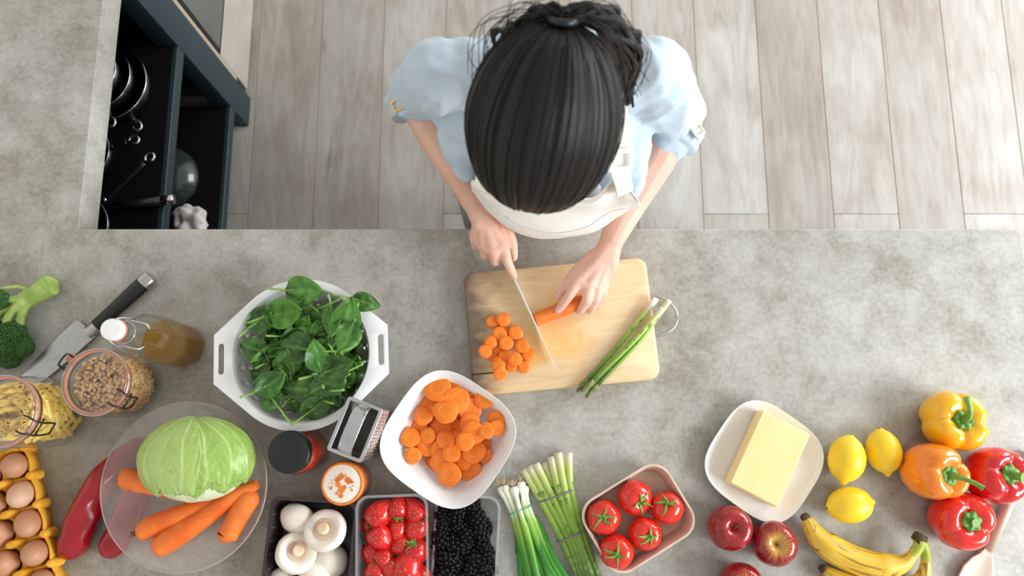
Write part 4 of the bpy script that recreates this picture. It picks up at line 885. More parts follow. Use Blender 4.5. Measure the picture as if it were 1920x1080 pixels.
for (x, y, r) in sl:
    q = C4(x, y, TOP + 0.03); rr = r / 2.7 / 900
    rad_ = math.hypot(q.x - c1.x, q.y - c1.y); z = TOP + 0.0080 + max(0, rad_ - 0.050) * 0.9
    for (d, dr, dz) in done:
        if (d - q.xy).length < (dr + rr) * 0.66: z = max(z, dz + 0.0048)
    z = min(z, TOP + 0.062); done.append((q.xy, rr, z))
    cslice(C4(x, y, z + 0.004) - Vector((0, 0, 0.004)), rr, rs.uniform(-0.22, 0.22), rs.uniform(-0.22, 0.22), 'orange carrot slice heaped in the white rounded-square bowl', 'carrot slices in the white bowl')
# ------------------------------------------------------------------ plate with butter
c2 = P(1433, 864, TOP + 0.022)
squ_plate('plate', 'white rounded-square plate under a block of butter', 'plate', c2, 0.0955, 0.02, 0.02, R(-36), [(0.5, 0.0, 3), (0.62, 0.001, 3), (0.82, 0.009, 3), (0.98, 0.020, 3.2), (1.0, 0.0222, 3.2), (0.992, 0.0236, 3.2), (0.97, 0.0225, 3.2), (0.90, 0.0125, 3), (0.82, 0.0065, 3), (0.3, 0.0055, 2.4)])
q4 = [P(*p, TOP + 0.043) for p in ((1428, 769), (1518, 815), (1455, 952), (1372, 905))]
bc2 = sum(q4, Vector()) / 4; an2 = math.atan2((q4[1] - q4[0]).y, (q4[1] - q4[0]).x)
o = M().add(box((q4[1] - q4[0]).length, (q4[2] - q4[1]).length, 0.0375, 0.0025)).build('butter_block', MT['butter'], None, True, 40, (bc2.x, bc2.y, TOP + 0.0085), (0, 0, an2)); tag(o, 'pale yellow rectangular block of butter on the white plate', 'butter')
# ------------------------------------------------------------------ lemons
lp = [(0, -0.050), (0.0035, -0.0485), (0.006, -0.0455), (0.009, -0.0415), (0.017, -0.037), (0.025, -0.029), (0.031, -0.017), (0.0335, -0.004), (0.0325, 0.010), (0.028, 0.023), (0.020, 0.034), (0.012, 0.0395), (0.0075, 0.0425), (0.006, 0.0445), (0, 0.0452)]
lm = M().add(lathe(lp, 32))
lem = lm.mesh('lemon', MT['lemon'])
for v in lem.vertices: v.co *= 1 + 0.02 * noise.noise(v.co * 40)
for px, py, ex, ey, sc, lab in ((1587, 860, 1580, 914, 0.96, 'yellow lemon whose tip points at the lemon below it'), (1657, 846, 1667, 892, 0.91, 'yellow lemon close to the orange bell pepper'), (1593, 947, 1638, 941, 0.94, 'yellow lemon lying sideways above the banana')):
    c_ = P(px, py, TOP + 0.031); e_ = P(ex, ey, TOP + 0.031); d = (c_ - e_).normalized()
    o = place('lemon', lem, None, (c_.x, c_.y, TOP + 0.0335 * sc), Vector((d.x, d.y, 0.05)).to_track_quat('Z', 'Y').to_euler()); o.scale = (sc,) * 3; tag(o, lab, 'lemon', 'lemons')
    M().add(lathe([(0, 0.0458), (0.003, 0.0454), (0.0035, 0.0440)], 8)).build('stem_scar', MT['brown_stem'], o)
# ------------------------------------------------------------------ bell peppers
def bell(name, label, loc, tilt, az, R0, H, lobes, mname, stem_pts, sr, seed, taper=0.0, stem_cut=False):
    t = thing(name, label, 'bell pepper', loc, 0, 'bell peppers'); t.rotation_euler = (Matrix.Rotation(az, 3, 'Z') @ Matrix.Rotation(tilt, 3, 'Y')).to_euler()
    nt_, na = 72, 40; v = []; f = []; tc = []
    for i in range(na + 1):
        a = PI * i / na
        for k in range(nt_):
            th = 2 * PI * k / nt_
            ph = lobes * th / 2 + seed
            cre = (1 - abs(math.sin(ph))) ** 2.2                       # 1 in the creases
            wob = 1 + 0.05 * math.sin(th + seed * 3) + 0.03 * math.sin(2 * th + seed)
            sa = math.sin(a) ** 0.62; up = math.cos(a)
            r = R0 * sa * wob * (1 - 0.20 * cre * (0.45 + 0.55 * abs(up)))
            if up < 0: r *= 1 - taper * (-up) ** 1.2
            z = H * (0.5 * abs(up) ** 0.75 * (1 if up > 0 else -1))
            z -= (0.26 * H * math.exp(-((r / R0) / 0.42) ** 2)) if up > 0 else -(0.14 * H * math.exp(-((r / R0) / 0.35) ** 2))
            z -= 0.10 * H * cre * max(0, up) * (r / R0)
            v.append((r * math.cos(th), r * math.sin(th), z)); tc.append((0, 0, 0))
    for i in range(na):
        for k in range(nt_):
            j = (k + 1) % nt_; f.append((i * nt_ + k, i * nt_ + j, (i + 1) * nt_ + j, (i + 1) * nt_ + k))
    bo = M().add((v, f, tc)).mesh('body', MT[mname]); bm = bmesh.new(); bm.from_mesh(bo); bmesh.ops.remove_doubles(bm, verts=bm.verts, dist=1e-5); bm.to_mesh(bo); bm.free(); place('body', bo, t)
    z0 = H * 0.5 - 0.26 * H + 0.001
    cal = []; n = 30
    for s_, dz in ((0.0, 0.011), (0.5, 0.0115), (0.85, 0.0125), (1.05, 0.0115), (1.12, 0.007)):
        cal.append([((0.0155 * s_ * (1 + 0.10 * math.sin(6 * 2 * PI * k / n + seed)) + 1e-5) * math.cos(2 * PI * k / n), (0.0155 * s_ * (1 + 0.10 * math.sin(6 * 2 * PI * k / n + seed)) + 1e-5) * math.sin(2 * PI * k / n), z0 + dz + 0.0012 * math.sin(6 * 2 * PI * k / n)) for k in range(n)])
    ca = M().add(loft(cal, False, False)).build('calyx', MT['green_stem'], t)
    pts = spline([(x, y, z0 + z + 0.008) for x, y, z in stem_pts], 6); k_ = len(pts)
    M().add(tube(pts, [sr * (1.5 - 0.75 * min(1, i / (k_ * 0.4)) + 0.35 * max(0, (i / k_ - 0.7)) * 3) for i in range(k_)], 12, prof=lambda a: 1 + 0.08 * math.sin(5 * a))).build('stem', MT['green_stem'], t, True, 60)
    return t
def bl(px, py, z): q = P(px, py, z); return q
p_ = bl(1789, 792, TOP + 0.045); bell('bell_pepper', 'yellow bell pepper standing upright with a long green stem', (p_.x, p_.y, TOP + 0.0445), 0.12, R(100), 0.054, 0.088, 4, 'yellow_pepper', [(0, 0, 0), (0.004, -0.002, 0.016), (0.016, 0.0, 0.030), (0.036, 0.002, 0.036)], 0.0062, 0.5)
p_ = bl(1744, 886, TOP + 0.046); bell('bell_pepper', 'orange bell pepper lying on its side with a curved stem', (p_.x, p_.y, TOP + 0.0530), R(17), R(-12), 0.050, 0.108, 3, 'orange_pepper', [(0, 0, 0), (0.003, -0.001, 0.018), (0.014, -0.006, 0.038), (0.022, -0.012, 0.048)], 0.0052, 1.9, 0.30)
p_ = bl(1864, 888, TOP + 0.043); bell('bell_pepper', 'deep red bell pepper touching the orange one', (p_.x, p_.y, TOP + 0.047), 0.22, R(10), 0.050, 0.085, 4, 'red_pepper', [(0, 0, 0), (0.002, -0.003, 0.010), (0.005, -0.006, 0.020)], 0.0085, 1.1)
p_ = bl(1801, 974, TOP + 0.043); bell('bell_pepper', 'bright red three-lobed bell pepper beside the wooden spoon', (p_.x, p_.y, TOP + 0.042), 0.05, R(0), 0.0505, 0.082, 3, 'red_pepper2', [(0, 0, 0), (0.0, 0.0, 0.006), (0.001, -0.001, 0.012)], 0.0085, 0.75)
# ------------------------------------------------------------------ apples
apf = [(0, 0.022), (0.003, 0.0225), (0.008, 0.027), (0.014, 0.0315), (0.021, 0.033), (0.030, 0.029), (0.037, 0.018), (0.040, 0.004), (0.0385, -0.011), (0.034, -0.022), (0.026, -0.031), (0.017, -0.0345), (0.009, -0.0325), (0.004, -0.029), (0, -0.0285)]
def apple_mesh(mname, k):
    me = M().add(([], [], [])).add(lathe(apf[::-1], 40)).mesh('body', MT[mname])
    for v in me.vertices:
        a = math.atan2(v.co.y, v.co.x); q = 1 + 0.022 * math.cos(5 * a + k) * (0.5 - v.co.z / 0.09) + 0.02 * math.sin(a + k); v.co.x *= q; v.co.y *= q
    return me
for px, py, r, mname, rx, ry, lab in ((1370, 992, 0.0415, 'apple_dark', -0.15, 0.05, 'dark maroon apple touching the white plate'), (1453, 1021, 0.041, 'apple_red', -0.1, 0.10, 'red apple with a yellow flush round its stem'), (1391, 1100, 0.041, 'apple_red', 0.1, 0, 'red apple on the far side of the other two from the plate')):
    q = P(px, py, TOP + 0.040); t = thing('apple', lab, 'apple', (q.x, q.y, TOP + 0.0345), 0, 'apples'); t.rotation_euler = (rx, ry, px); t.scale = (0.97, 0.97, 0.98)
    place('body', apple_mesh(mname, px), t)
    M().add(tube(spline([(0, 0, 0.020), (0.001, 0, 0.028), (0.004, 0.002, 0.034)], 4), 0.0012, 6)).build('stem', MT['brown_stem'], t)
# ------------------------------------------------------------------ bananas
cr = P(1724, 1012, TOP + 0.045)
t = thing('banana_bunch', 'bunch of spotted ripe bananas joined at a dark crown', 'bananas', (cr.x, cr.y, TOP)); og = Vector((cr.x, cr.y, TOP))
pent = lambda a: 1 + 0.06 * math.cos(5 * a)
def banana(pix, zs_, rm):
    pts = spline([P(x, y, TOP + z) - og for (x, y), z in zip(pix, zs_)], 6); n = len(pts); rad = []
    for i in range(n):
        s_ = i / (n - 1); rad.append(rm * min(1, 0.36 + 2.3 * s_, 0.33 + 3.4 * (1 - s_) ** 1.5))
    bo = M().add(tube(pts, rad, 20, prof=pent)).build('banana', MT['banana'], t)
    d = (pts[0] - pts[1]).normalized(); M().add(tube([pts[0] - d * 0.003, pts[0] + d * 0.004, pts[0] + d * 0.008], [rm * 0.37, rm * 0.36, rm * 0.25], 12)).build('tip', MT['banana_end'], bo)
    e = pts[-1]; M().add(tube(spline([pts[-2], e, e.lerp(cr - og, 0.5) + Vector((0.003, 0, 0)), cr - og], 4), lerps([rm * 0.42, rm * 0.40, rm * 0.40, rm * 0.5], 4), 10, prof=pent)).build('stalk', MT['banana_green'], bo)
banana([(1511, 972), (1535, 1010), (1580, 1040), (1640, 1060), (1690, 1056), (1714, 1036)], [0.024, 0.025, 0.026, 0.03, 0.036, 0.042], 0.0238)
banana([(1545, 1068), (1580, 1090), (1630, 1112), (1690, 1112), (1728, 1085), (1736, 1045)], [0.018, 0.021, 0.021, 0.021, 0.022, 0.034], 0.021)
M().add(tube([cr - og + Vector((-0.006, -0.004, 0)), cr - og + Vector((0.001, 0.004, 0.002)), cr - og + Vector((0.004, 0.009, 0.002))], [0.011, 0.013, 0.011], 10, True, 0.8)).build('crown', MT['banana_end'], t)
# ------------------------------------------------------------------ wooden spoon
a_ = P(1935, 850, TOP + 0.010); n_ = P(1853, 1032, TOP + 0.010); e_ = P(1816, 1112, TOP + 0.008)
t = thing('wooden_spoon', 'pale wooden spoon lying at the right edge of the worktop', 'spoon', (n_.x, n_.y, TOP)); og = Vector((n_.x, n_.y, TOP))
M().add(tube([a_ - og, a_.lerp(n_, 0.5) - og, n_ - og], [0.0070, 0.0075, 0.0085], 12)).build('handle', MT['wood_spoon'], t)
d = (e_ - n_).normalized(); s_ = Vector((-d.y, d.x, 0)); lo = []
for q, w_ in ((0, 0.008), (0.012, 0.0125), (0.025, 0.022), (0.045, 0.030), (0.065, 0.031), (0.085, 0.022), (0.095, 0.008)):
    c_ = n_ - og + d * q; c_.z = 0.0095; ring = []
    for k in range(16):
        a = 2 * PI * k / 16; z = math.sin(a) * 0.0065; 
        if math.sin(a) > 0: z = 0.0055 - 0.006 * (1 - (abs(math.cos(a)))) * min(1, q / 0.03)
        ring.append(c_ + s_ * math.cos(a) * w_ + Vector((0, 0, z)))
    lo.append(ring)
M().add(loft(lo)).build('spoon_head', MT['wood_spoon'], t)
# ------------------------------------------------------------------ trays
def tray(t, w_, d_, h_, r_, taper, rim, mname, rimmat=None, th=0.0015, ribs=0, lip=0.004):
    """open box: thin walls, tapering to the base, with a turned-out rim"""
    n = 10
    def ring(s_, z, wav=0.0):
        pts = rrect(w_ - 2 * s_, d_ - 2 * s_, max(r_ - s_ * 0.5, 0.004), n); out = []; cum = 0
        for i, (x, y) in enumerate(pts): out.append((x, y, z))
        return out
    lps = [ring(taper, 0), ring(taper * 0.5, h_ * 0.5), ring(0, h_ - 0.002), ring(-lip, h_ - 0.002), ring(-lip, h_), ring(th, h_), ring(taper * 0.5 + th, h_ * 0.5), ring(taper + th, th * 1.2)]
    M().add(loft(lps[:3] , True, False)).add(loft([lps[5], lps[6], lps[7]], False, True)).build('walls', MT[mname], t, True, 60)
    M().add(loft([lps[2], lps[3], lps[4], lps[5]], False, False)).build('rim', MT[rimmat or mname], t, True, 50)
    if ribs:
        for sx in (-1, 1):
            for k in range(ribs):
                y = -d_ / 2 + r_ + (d_ - 2 * r_) * (k + 0.5) / ribs
                M().add(tube([(sx * (w_ / 2 - 0.001), y, h_ - 0.006), (sx * (w_ / 2 - taper - 0.0005), y, 0.006)], 0.0022, 6)).build('rib', MT[mname], t)
# mushrooms
TZ = 0.055
q = P(578, 1047, TOP + TZ); t = thing('mushroom_tray', 'dark brown ribbed plastic tray holding white mushrooms', 'tray', (q.x, q.y, TOP), R(-3.5))
tray(t, 0.145, 0.19, TZ, 0.016, 0.008, 0, 'brown_tray', None, 0.0015, 7)
def mush(px, py, z, r, rx, ry, rz, lab, veil=False):
    q = P(px, py, z); t = thing('mushroom', lab, 'mushroom', (q.x, q.y, z), 0, 'white mushrooms in the brown tray')
    t.rotation_euler = (rx, ry, rz)
    cp = [(0, r * 0.62), (r * 0.35, r * 0.58), (r * 0.68, r * 0.42), (r * 0.92, r * 0.12), (r, -r * 0.18), (r * 0.93, -r * 0.42), (r * 0.78, -r * 0.50), (r * 0.62, -r * 0.44), (r * 0.45, -r * 0.40), (r * 0.30, -r * 0.36)]
    me = M().add(lathe(cp + [(0, -r * 0.36)], 36)).mesh('cap', MT['mushroom'])
    for v in me.vertices: v.co *= 1 + 0.035 * noise.noise(v.co * 45 + Vector((px, 0, 0)))
    place('cap', me, t)
    M().add(lathe([(r * 0.50, -r * 0.437), (r * 0.44, -r * 0.44), (r * 0.36, -r * 0.42), (r * 0.30, -r * 0.39)], 30)).build('gill_ring', MT['mush_gill'], t)
    st = M().add(lathe([(r * 0.27, -r * 0.34), (r * 0.25, -r * 0.50), (r * 0.28, -r * 0.68), (r * 0.265, -r * 0.71), (r * 0.15, -r * 0.72), (0, -r * 0.715)], 24)).build('stem', MT['mush_stem'], t, True, 60)
mush(556, 976, TOP + .034, .0315, R(35), R(-30), 0.4, 'white mushroom cap in the corner of the brown tray')
mush(612, 996, TOP + .046, .0372, PI - R(20), R(-4), 0, 'white mushroom showing its cut stem in the middle of the brown tray')
mush(555, 1038, TOP + .040, .0362, PI - R(14), R(30), 0.3, 'white mushroom lying with its stem turned sideways in the tray')
mush(622, 1053, TOP + .026, .030, R(15), R(15), 0.8, 'smaller white mushroom cap wedged under the others in the tray')
mush(590, 1086, TOP + .038, .030, R(10), R(-5), 0.2, 'white mushroom cap at the near end of the brown tray')
mush(528, 1090, TOP + .024, .023, R(20), R(-20), 1.2, 'small white mushroom against the side wall of the brown tray')
# strawberries
BZ = 0.065
q = P(735, 1048, TOP + BZ); t = thing('strawberry_punnet', 'clear plastic punnet full of strawberries', 'punnet', (q.x, q.y, TOP), R(2.0))
tray(t, 0.118, 0.205, BZ, 0.020, 0.010, 0, 'clear_plastic', 'plastic_rim', 0.001, 0, 0.0035)
def straw_mesh(k):
    r = 0.0165
    me = M().add(lathe([(0, 0.001), (r * 0.45, 0.0035), (r * 0.85, 0.000), (r * 1.0, -0.007), (r * 0.97, -0.014), (r * 0.80, -0.022), (r * 0.55, -0.029), (r * 0.28, -0.034), (0, -0.036)][::-1], 24)).mesh('body', MT['strawberry'])
    for v in me.vertices: v.co *= 1 + 0.05 * noise.noise(v.co * 50 + Vector((k * 3.7, 0, 0)))
    return me
def calyx_mesh(k):
    rs_ = random.Random(k); m = M()
    for i in range(9):
        a = 2 * PI * i / 9 + rs_.uniform(-.15, .15); l = rs_.uniform(0.009, 0.014); d = Vector((math.cos(a), math.sin(a), 0)); n_ = Vector((-d.y, d.x, 0)); v = []; f = []
        for s_, w_ in ((0, 0.0012), (0.3, 0.0026), (0.65, 0.0020), (1, 0.0001)):
            c_ = d * l * s_ + Vector((0, 0, 0.0035 - 0.004 * s_ + 0.0065 * s_ * s_ * rs_.uniform(0.2, 1.2)))
            v += [tuple(c_ - n_ * w_), tuple(c_ + Vector((0, 0, 0.0006))), tuple(c_ + n_ * w_)]
        for j in range(3): f += [(j * 3, j * 3 + 1, j * 3 + 4, j * 3 + 3), (j * 3 + 1, j * 3 + 2, j * 3 + 5, j * 3 + 4)]
        m.add((v, f, [(0, 0, 0)] * len(v)))
    m.add(tube([(0, 0, 0.003), (0.001, 0, 0.009)], [0.0014, 0.001], 6))
    return m.mesh('calyx', MT['berry_leaf'])
SM = [straw_mesh(k) for k in range(4)]; CM = [calyx_mesh(k) for k in range(4)]
rs = random.Random(9)
# px, py, height, direction of the leafy end in the picture, how far it points up
sb = [(713, 962, .047, (-14, 14), .0, 1.28), (746, 951, .047, (0, 26), .55, 1.0), (777, 957, .045, (16, 20), .1, 1.1), (746, 991, .040, (0, -20), -.5, 1.0), (714, 1008, .047, (-18, -18), .1, 1.2), (780, 994, .040, (4, -20), -.2, 1.15), (752, 1020, .044, (-4, 18), .3, 0.95), (781, 1036, .047, (-4, -14), .8, 1.15), (702, 1040, .036, (-8, -10), -.3, 1.1), (722, 1044, .044, (-10, 8), .5, 1.05), (764, 1062, .048, (-10, 30), -.25, 1.55), (706, 1070, .044, (0, 14), .0, 1.15), (731, 1066, .046, (6, -2), .8, 1.0), (782, 1077, .040, (10, 10), .2, 1.1), (735, 970, .026, (3, 8), .2, 1.1), (762, 975, .024, (8, 8), .2, 1.1), (735, 1025, .024, (8, -8), .2, 1.1), (770, 1015, .024, (-8, 8), .2, 1.1), (700, 985, .024, (-8, -8), .2, 1.1), (745, 1090, .036, (-8, 8), .2, 1.1), (715, 1095, .030, (8, 8), .1, 1.1), (776, 1098, .034, (-8, 2), .3, 1.1)]
for i, (px, py, z, (dx, dy), upz, sc) in enumerate(sb):
    q = P(px, py, TOP + z); d = Vector((dx, -dy, 0)).normalized() + Vector((0, 0, upz)); d.normalize()
    o = thing('strawberry', 'ripe red strawberry with a green leafy top in the clear punnet', 'strawberry', q + d * 0.016 * sc, 0, 'strawberries in the punnet')
    o.rotation_euler = d.to_track_quat('Z', 'Y').to_euler(); o.scale = (sc * 1.1,) * 3
    place('body', rs.choice(SM), o); place('calyx', rs.choice(CM), o)
# blackberries
B2 = 0.036
q = P(872, 1046, TOP + B2); t = thing('blackberry_punnet', 'clear plastic punnet full of blackberries', 'punnet', (q.x, q.y, TOP), R(-3.0))
tray(t, 0.108, 0.205, B2, 0.020, 0.010, 0, 'clear_plastic', 'plastic_rim', 0.001, 0, 0.0035)
def berry(k):
    rs_ = random.Random(k); m = M(); ico = sphere(0.0034, 8, 6)
    for i in range(46):
        s_ = (i + 0.5) / 46; ph = math.acos(1 - 2 * s_); th = i * 2.39996 + rs_.uniform(-.1, .1)
        m.add(ico, T(0.0105 * math.sin(ph) * math.cos(th), 0.0105 * math.sin(ph) * math.sin(th), 0.0145 * math.cos(ph)))
    m.add(sphere(1, 12, 8), SC(0.0105, 0.0105, 0.0145)); return m.mesh('blackberry', MT['blackberry'])
BM = [berry(k) for k in range(3)]
bp = [(1680, 120), (1540, 190), (1720, 220), (1450, 300), (1590, 290), (1740, 340), (1500, 420), (1610, 450), (1760, 440), (1450, 530), (1815, 520), (1560, 600), (1660, 610), (1450, 670), (1820, 650), (1700, 540), (1545, 520), (1440, 200), (1640, 380), (1760, 600), (1530, 690), (1700, 700), (1620, 740), (1780, 760), (1480, 780), (1430, 400)]
low = [(1500, 250), (1640, 250), (1700, 400), (1540, 350), (1620, 520), (1720, 640), (1500, 600), (1600, 680), (1800, 580), (1440, 460), (1560, 130), (1440, 600), (1780, 300), (1660, 180)]
for i, (x, y) in enumerate(bp + low):
    x = min(x, 1792); z = 0.0235 + 0.005 * ((i * 7) % 4) / 3 if i < len(bp) else 0.0155
    q = P(500 + x / 4.364, 920 + y / 4.364, TOP + z)
    o = place('blackberry', rs.choice(BM), None, q, (rs.uniform(0.6, 1.9), rs.uniform(-.5, .5), rs.uniform(0, 6))); s_ = rs.uniform(1.15, 1.38); o.scale = (s_,) * 3
    tag(o, 'glossy blackberry in the clear plastic punnet', 'blackberry', 'blackberries in the punnet')
# tomatoes in a kraft tray
KZ = 0.042
kc = P(1197, 971, TOP + KZ); ka = R(28.5); kw, kh = 0.182, 0.142
t = thing('pulp_tray', 'beige moulded pulp tray holding five tomatoes', 'tray', (kc.x, kc.y, TOP), ka + R(2))
tray(t, kw - 0.006, kh - 0.004, KZ, 0.034, 0.009, 0, 'kraft', None, 0.0028, 0, 0.0005)
def tomato(px, py, z, r, rx, ry, rz, lab, seed):
    q = P(px, py, z); t = thing('tomato', lab, 'tomato', (q.x, q.y, z), 0, 'tomatoes in the pulp tray'); t.rotation_euler = (rx, ry, rz)
    pf = [(0, 0.70), (0.12, 0.72), (0.28, 0.80), (0.5, 0.80), (0.74, 0.66), (0.92, 0.38), (1.0, 0.02), (0.95, -0.34), (0.78, -0.62), (0.5, -0.80), (0.2, -0.86), (0, -0.86)]
    me = M().add(lathe([(a * r, b_ * r) for a, b_ in pf][::-1], 36)).mesh('body', MT['tomato'])
    for v in me.vertices:
        a = math.atan2(v.co.y, v.co.x); k = 1 + 0.018 * math.cos(5 * a + seed) + 0.015 * math.sin(2 * a + seed); v.co.x *= k; v.co.y *= k
    place('body', me, t)
    rs_ = random.Random(seed); m = M()
    for i in range(5):
        a = 2 * PI * i / 5 + rs_.uniform(-.25, .25); l = r * rs_.uniform(0.6, 0.85); d = Vector((math.cos(a), math.sin(a), 0)); n_ = Vector((-d.y, d.x, 0)); li = rs_.uniform(0.02, 0.30)
        pts = [d * l * s_ + n_ * 0.003 * math.sin(s_ * 3 + seed + i) + Vector((0, 0, r * (0.80 + 0.04 * s_ - 0.05 * s_ * s_ + li * s_ * s_))) for s_ in (0, .2, .45, .7, 1)]
        m.add(tube(pts, [0.0022, 0.0028, 0.0024, 0.0015, 0.0002], 6, True, 0.4, (0, 0, 1)))
    ca = m.build('calyx', MT['green_stem'], t)
    M().add(tube(spline([(0, 0, r * 0.76), (0.001, 0, r * 0.95), (0.003, 0.001, r * 1.1)], 3), lerps([0.0026, 0.0021, 0.0026], 3), 8)).build('stem', MT['green_stem'], ca)
tomato(1132, 970, TOP + .0318, .0305, -.05, -.1, 0.3, 'red tomato in the corner of the pulp tray beside the asparagus', 1)
tomato(1190, 933, TOP + .0322, .0305, .45, -.05, 0.9, 'red tomato tilted so its stem leans away from the tray wall', 2)
tomato(1250, 952, TOP + .0312, .0292, -.42, .05, 0.6, 'red tomato in the emptier corner of the pulp tray', 3)
tomato(1209, 1000, TOP + .0312, .0295, .12, .12, 0.2, 'red tomato in the middle of the near long side of the tray', 4)
tomato(1156, 1034, TOP + .0318, .0305, -.15, -.12, 1.1, 'red tomato in the tray corner next to the spear tips', 5)
# ------------------------------------------------------------------ box grater
GZ = 0.155
gc = [P(*p, TOP + GZ) for p in ((656, 745), (718, 769), (675, 866), (614, 841))]
gm = sum(gc, Vector()) / 4; ga = math.atan2((gc[1] - gc[0]).y, (gc[1] - gc[0]).x); gw = (gc[1] - gc[0]).length * 0.95; gd = (gc[2] - gc[1]).length * 0.97
t = thing('box_grater', 'steel box grater standing open end up between colander and bowl', 'grater', (gm.x, gm.y, TOP), ga)
fl2 = 0.0005
def face(name, w0, w1, holes, mtx):
    outl = [(-w1 / 2, 0), (w1 / 2, 0), (w0 / 2, GZ), (-w0 / 2, GZ)]
    me = plate2d(name, [outl] + holes, 0.0012, MT['brushed'], 0, 30); me.transform(mtx); o = place(name, me, t); return o
def hole(x, y, r, n=8): return [(x + r * math.cos(2 * PI * k / n), y + r * math.sin(2 * PI * k / n)) for k in range(n)]
def diamond(x, y, r): return [(x - r, y), (x, y - r * 1.3), (x + r, y), (x, y + r * 1.3)]
sl_ = math.atan2(fl2, GZ)
big_ = [hole((i - 2) * 0.016 + (0.008 if j % 2 else 0), 0.015 + j * 0.012, 0.0042) for j in range(8) for i in range(5) if abs((i - 2) * 0.016 + (0.008 if j % 2 else 0)) < 0.040]
tri_ = [diamond((i - 3) * 0.0120 + (0.0060 if j % 2 else 0), 0.014 + j * 0.0105, 0.0036) for j in range(13) for i in range(7) if abs((i - 3) * 0.0120 + (0.0060 if j % 2 else 0)) < 0.042]
slots_ = [[(x - 0.018, y), (x + 0.018, y), (x + 0.018, y + 0.003), (x - 0.018, y + 0.003)] for y in (0.03, 0.06, 0.09) for x in (0,)]
up_ = Matrix.Rotation(PI / 2, 4, 'X')
face('grating_side', gd, gd + 2 * fl2, tri_, T(gw / 2 + fl2, 0, 0) @ Matrix.Rotation(PI / 2, 4, 'Z') @ Matrix.Rotation(sl_, 4, 'X') @ up_)
face('grating_side', gd, gd + 2 * fl2, big_, T(-gw / 2 - fl2, 0, 0) @ Matrix.Rotation(-PI / 2, 4, 'Z') @ Matrix.Rotation(sl_, 4, 'X') @ up_)
face('slicing_side', gw, gw + 2 * fl2, slots_, T(0, -gd / 2 - fl2, 0) @ Matrix.Rotation(-sl_, 4, 'X') @ up_)
face('slicing_side', gw, gw + 2 * fl2, slots_, T(0, gd / 2 + fl2, 0) @ Matrix.Rotation(sl_, 4, 'X') @ up_)
# raised teeth on the visible side
m = M(); mt_ = T(gw / 2 + fl2, 0, 0) @ Matrix.Rotation(PI / 2, 4, 'Z') @ Matrix.Rotation(sl_, 4, 'X') @ up_
for d_ in tri_:
    x = sum(p[0] for p in d_) / 4; y = sum(p[1] for p in d_) / 4
    m.add(([(x - 0.0032, y + 0.0005, 0), (x + 0.0032, y + 0.0005, 0), (x, y + 0.0044, 0), (x, y - 0.0008, 0.0022), (x, y - 0.001, -0.0022)], [(0, 3, 2), (3, 1, 2), (0, 2, 4), (4, 2, 1)], [(0, 0, 0)] * 5), mt_)
tag(m.build('teeth', MT['steel'], t, False), kind='stuff')
place('top_rim', plate2d('top_rim', [rrect(gw + 0.004, gd + 0.004, 0.004, 3), rrect(gw - 0.004, gd - 0.004, 0.003, 3)], 0.005, MT['steel'], 0.001), t, (0, 0, GZ))
hn = spline([(0, -gd / 2 + 0.001, GZ - 0.004), (0, -gd / 2 + 0.006, GZ + 0.012), (0, -gd / 4, GZ + 0.022), (0, gd / 4, GZ + 0.022), (0, gd / 2 - 0.006, GZ + 0.012), (0, gd / 2 - 0.001, GZ - 0.004)], 6)
M().add(tube(hn, 0.0125, 12, True, 0.12, (0, -1, 0) if False else (0, -0.3, 1))).build('handle', MT['steel'], t)
# ------------------------------------------------------------------ sauce jar and puree jar
def jar_at(px, py, h): q = P(px, py, TOP + h); return Vector((q.x, q.y, TOP))
q = jar_at(541, 848, 0.132); t = thing('sauce_jar', 'glass jar of red tomato sauce with a black screw lid', 'jar', q)
M().add(lathe([(0, 0.0), (0.034, 0), (0.038, 0.004), (0.039, 0.012), (0.039, 0.09), (0.036, 0.103), (0.031, 0.110), (0.031, 0.118)], 40)).build('glass', MT['glass'], t)
M().add(lathe([(0, 0.003), (0.033, 0.003), (0.0368, 0.007), (0.0372, 0.088), (0.034, 0.101), (0.028, 0.106), (0, 0.106)], 36)).build('sauce', MT['sauce'], t)
M().add(lathe([(0.0325, 0.114), (0.0350, 0.114), (0.0355, 0.117), (0.0355, 0.128), (0.034, 0.132), (0.031, 0.1328), (0.029, 0.1312), (0, 0.1310)], 48)).build('lid', MT['black_plastic'], t, True, 60)
q = jar_at(641, 907, 0.078); t = thing('puree_jar', 'small jar of orange puree with a cream lid spotted in orange', 'jar', q)
M().add(lathe([(0, 0.0), (0.034, 0), (0.0375, 0.004), (0.038, 0.010), (0.038, 0.055), (0.0365, 0.063), (0.0355, 0.068)], 40)).build('glass', MT['glass'], t)
M().add(lathe([(0, 0.003), (0.033, 0.003), (0.0362, 0.007), (0.0362, 0.055), (0.0345, 0.062), (0, 0.062)], 36)).build('puree', MT['puree'], t)
ld = M().add(lathe([(0.0350, 0.062), (0.0365, 0.062), (0.037, 0.065), (0.037, 0.074), (0.0355, 0.0775), (0.0335, 0.078), (0.0315, 0.0768)], 48)).build('lid', MT['lid_orange'], t, True, 60)
M().add(lathe([(0.032, 0.0769), (0.030, 0.0772), (0, 0.0772)], 40)).build('lid_top', MT['lid_white'], ld)
rs = random.Random(4); blobs = [(-0.002, 0.012, 0.0055), (0.010, 0.006, 0.0055), (0.014, 0.004, 0.004), (-0.008, 0.006, 0.005), (-0.006, -0.002, 0.0045), (0.0, -0.010, 0.006), (0.004, -0.006, 0.004), (-0.001, -0.020, 0.004), (-0.004, -0.012, 0.003)] + [(0.022 * math.sqrt(rs.random()) * math.cos(a), 0.022 * math.sqrt(rs.random()) * math.sin(a), rs.uniform(0.0008, 0.0022)) for a in [k * 2.4 for k in range(26)]]
m = M()
